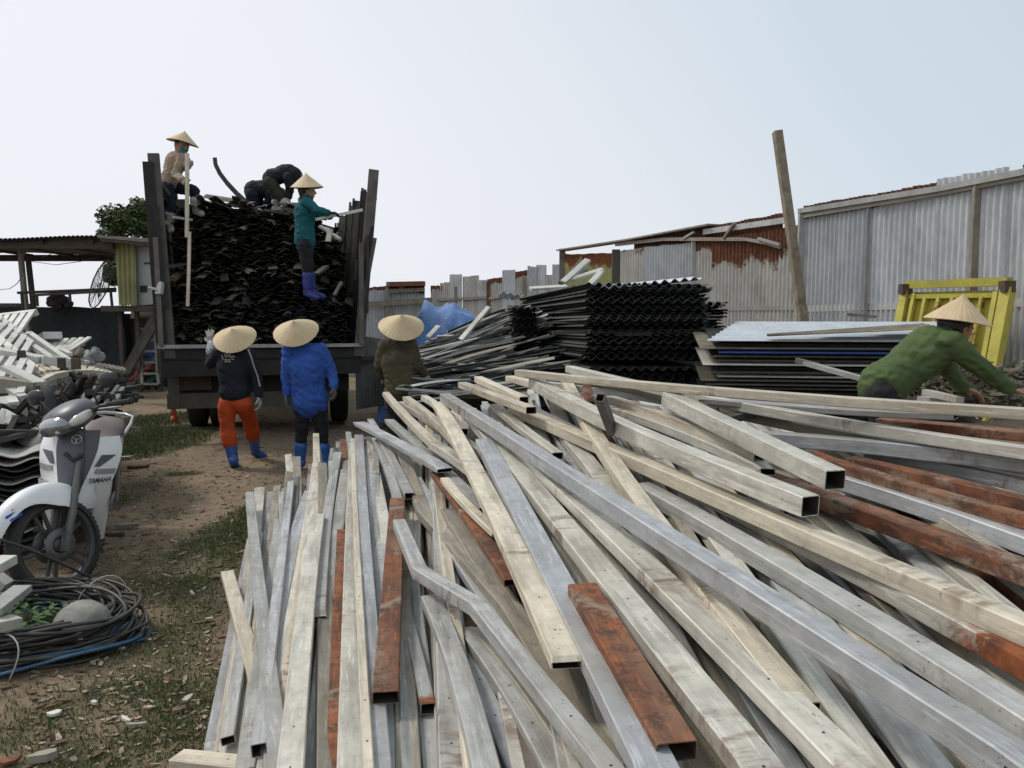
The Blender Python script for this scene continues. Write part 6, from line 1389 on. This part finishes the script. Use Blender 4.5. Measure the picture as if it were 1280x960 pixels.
# 5: black jacket, orange trousers
J = PJ(8.3, pelvis=(294,497), chest=(291,458), neck=(292,434,.02), head=(293,421,.04), shL=(274,441), shR=(310,442), elL=(263,455,.16), wrL=(264,430,.24), haL=(262,412,.26), elR=(321,470,.04), wrR=(324,496,-.03), haR=(326,514,-.04),
       hipL=(284,503), hipR=(304,503), knL=(284,534,.02), knR=(313,527,.35), anL=(292,577,.0), anR=(320,566,.62), toeL=(294,583,.20), toeR=(329,570,.72))
p5 = person('worker in black jacket and orange trousers with one hand raised behind the lorry', G(294,588), J, 'j_black', 't_orange', 'b_blue', 'g_white', (-.1,1,.05), hat_c=P(293.5,423,8.33), hat_axis=(0,-.62,.78), cuffs=True, baggy=1.1, seed=5, hem=-.07, palm=[Vector((.1,1,0)), Vector((-1,0,0))], curl=(.10,.45), spread=.32, torso_w=1.0)
def on_back(txts, d0, mat, parent, nm):
    m = MB()
    for (s_, px, py, sz, rot) in txts:
        V, FF = text_mesh(s_, sz, .002); c_ = P(px, py, d0); ca, sa = math.cos(rot), math.sin(rot)
        m.add([c_+Vector((v.x*ca-v.y*sa, -v.z, v.x*sa+v.y*ca)) for v in V], FF)
    return part(m, nm, M[mat], parent)
on_back([('J',278.0,446.3,.052,.28),('O',283.2,444.4,.052,.1),('I',287.6,445.0,.052,-.15),('C',291.2,447.2,.052,-.5),('202',284.4,451,.046,-.05)], 8.135, 'g_white', p5, 'back_lettering')
m = MB(); m.tube([P(310,436,8.2), P(314,446,8.20), P(317.5,458,8.22), P(322,470,8.26), P(325,483,8.22)], .009, 6); part(m, 'sleeve_stripe', M['g_white'], p5)
fuse([cap(P(264,439,8.42), P(264.5,430,8.5), .056, .046)], 'patterned_cuff', plain('speckled_cuff', (0.05,0.04,0.10), .9, c2=(0.55,0.55,0.6), nscale=38, var=0), p5, .01, 4)
# 6: blue jacket
J = PJ(8.2, pelvis=(387,497), chest=(384,458), neck=(376,432,.02), head=(371,414,.05), shL=(361,438), shR=(401,437), elL=(358,470,.03), wrL=(358,494,-.02), haL=(359,513,-.04), elR=(415,466,.05), wrR=(417.5,484,-.04), haR=(419,500,-.08),
       hipL=(378,504), hipR=(397,504), knL=(377,536,.02), knR=(402,536,.05), anL=(375,579,.03), anR=(406,582,.03), toeL=(364,582,.10), toeR=(408,584,.22))
person('worker in bright blue jacket and black trousers, standing with back turned behind the lorry', G(390,590), J, 'j_blue', 't_black', 'b_blue', 'g_grey', (-.25,1,0), hat_c=P(370,415,8.2), hat_axis=(-.02,-.60,.80), seed=8, palm=[Vector((1,0,0)), Vector((-1,0,0))], curl=(.4,.5), torso_w=1.12, hem=.05, fold=.009, hatr=.235, hath=.15)
# 7: olive jacket
J = PJ(8.15, pelvis=(501,489), chest=(497,452), neck=(498,428,.0), head=(500,411,.02), shL=(481,431), shR=(514,431), elL=(474,456,.05), wrL=(480,472,.20), haL=(488,480,.28), elR=(522,458,.04), wrR=(531,467,.12), haR=(538,477,.16),
       hipL=(492,494), hipR=(511,494), knL=(492,535), knR=(511,535), anL=(492,582), anR=(511,583), toeL=(490,586,.16), toeR=(513,587,.16))
person('worker in olive brown jacket standing behind the heap beside the lorry, back turned', G(501,592), J, 'j_olive', 't_black', 'b_blue', 'g_white', (.15,1,-.1), hat_c=P(501.5,408.5,8.1), hat_axis=(.10,-.55,.83), seed=12, palm=[Vector((0,0,-1)), Vector((-.5,.5,-1))], curl=(.5,.5), torso_w=1.03, fold=.008, hatr=.235, hath=.15)
# 8: green jacket, bending to the right
J = PJ(4.8, pelvis=(1110,477), chest=(1162,437), neck=(1184,412,.0), head=(1196,402,.0), shL=(1160,423,.16), shR=(1188,428,-.14), elL=(1186,462,.20), wrL=(1204,484,.16), haL=(1222,492,.14), elR=(1226,459,-.16), wrR=(1262,487,-.12), haR=(1285,491,-.12),
       hipL=(1104,486,.10), hipR=(1104,490,-.10), knL=(1106,560,.08), knR=(1112,562,-.10), anL=(1100,650,.1), anR=(1104,655,-.1), toeL=(1125,662,.1), toeR=(1130,667,-.1))
for k in ('anL','anR','toeL','toeR'): J[k].z = max(J[k].z, .34)
person('worker in green jacket bending over the right side of the heap beside the yellow frame', (J['pelvis'].x, 4.8, .3), J, 'j_green', 't_black', 'b_blue', None, (.86,.25,-.42), hat_c=P(1197,400.5,4.8), hat_axis=(.13,-.10,.985), vox=.0095, seed=21, palm=[Vector((0,0,-1)), Vector((0,0,-1))], curl=(.35,.3), torso_w=.98, hem=.03, fold=.009, hatr=.19, hath=.165, coat_flat=.86)
# 1: tan jacket on the load
J = PJ(10.7, pelvis=(211,228), chest=(219,202), neck=(226,190,-.03), head=(230,183.5,-.06), shL=(217,196,.14), shR=(229,197,-.14), elL=(238,210,.05), wrL=(236,207,-.25), haL=(235,203,-.40), elR=(219.5,219,-.22), wrR=(229,226,-.38), haR=(234.5,232,-.46),
       hipL=(215,232,.10), hipR=(210,233,-.10), knL=(243,238,.0), knR=(214,255,-.12), anL=(245,264,.0), anR=(212,283,-.12), toeL=(252,267,-.10), toeR=(214,287,-.26))
J['elL'] = P(231,209,10.75); J['wrL'] = P(235,207,10.45); J['haL'] = P(235.5,203,10.3)
person('worker in tan jacket and teal face mask on the load, gripping the long pole', (J['anR'].x, 10.6, J['anR'].z-.05), J, 'j_tan', 't_navy', 'b_white', 'g_white', (.82,-.55,-.22), hat_c=P(228.5,178.5,10.65), hat_axis=(.22,-.02,.97), seed=31, palm=[Vector((.5,1,0)), Vector((.5,-1,.3))], curl=(.7,.7), mask='m_teal', torso_w=.92, fold=.010, hatr=.205, hath=.16)
# 4: teal jacket
J = PJ(10.1, pelvis=(381,297), chest=(381,265), neck=(384.5,247), head=(386.5,238), shL=(379,251,.14), shR=(383,252,-.14), elL=(396,268,.18), wrL=(407,272,.14), haL=(411,273,.10), elR=(396,263,-.2), wrR=(411,266,-.14), haR=(419,266.5,-.10),
       hipL=(383,303,.09), hipR=(381,303,-.09), knL=(386,333,.08), knR=(383.5,334,-.08), anL=(391,367,.12), anR=(384.5,367,-.08), toeL=(404,371,.10), toeR=(396,372,-.12))
person('worker in teal jacket and royal blue boots on the load edge, holding a slat', (J['anR'].x, 10.1, J['anR'].z-.05), J, 'j_teal', 't_black', 'b_royal', 'g_teal', (.93,.3,-.1), hat_c=P(383.5,234.5,10.1), hat_axis=(-.02,-.10,.99), seed=37, boot_top=.3, s=.93, palm=[Vector((0,0,1)), Vector((0,0,-1))], curl=(.6,.5), torso_w=.98, hem=.05, fold=.008, hatr=.205, hath=.185, coat_flat=.86)
# 3: dark mossy trousers, bending
J = PJ(11.2, pelvis=(341,222), chest=(356,217), neck=(364,219), head=(369,223), shL=(361,220,.14), shR=(360,222,-.14), elL=(362,235,.14), wrL=(360,247,.12), haL=(358,254,.12), elR=(363,236,-.12), wrR=(361,247,-.1), haR=(360,254,-.1),
       hipL=(341,226,.10), hipR=(339,227,-.10), knL=(345,243,.1), knR=(350,244,-.10), anL=(346,262,.1), anR=(362,262,-.10), toeL=(353,264,.1), toeR=(370,265,-.10))
p3 = person('worker in dark moss trousers and black bonnet bending double on top of the load', (J['anR'].x, 11.2, J['anR'].z-.05), J, 'j_black', 't_moss', 'b_white', 'g_white', (.45,-.1,-.9), seed=41, palm=[Vector((0,0,-1)), Vector((0,0,-1))], curl=(.5,.5), torso_w=.95, hair=False, coat_flat=.8, baggy=1.05)
fuse([cap(P(362,216,11.2), P(366,220,11.2), .12, .135), cap(P(367,221,11.2), P(369,224,11.2), .15, .13, (0,1,0), .8)], 'bonnet', M['bonnet'], p3, .012, 5, .004, 12)
# 2: navy trousers, bending behind
J = PJ(12.0, pelvis=(319,238), chest=(335,236), neck=(343,240), head=(348,244), shL=(340,239,.14), shR=(339,240,-.14), elL=(338,250,.14), wrL=(334,257,.12), haL=(333,262,.12), elR=(336,249,-.12), wrR=(332,256,-.1), haR=(331,261,-.1),
       hipL=(319,242,.11), hipR=(317,243,-.11), knL=(324,254,.1), knR=(317,256,-.10), anL=(322,270,.1), anR=(319,272,-.10), toeL=(329,272,.1), toeR=(326,274,-.10))
person('worker in navy trousers bending behind the other one on top of the load', (J['anR'].x, 12.0, J['anR'].z-.05), J, 'j_black', 't_navy', 'b_white', 'g_white', (.4,-.1,-.9), seed=45, palm=[Vector((0,0,-1)), Vector((0,0,-1))], curl=(.5,.5), torso_w=1.05, coat_flat=.85, baggy=1.15)
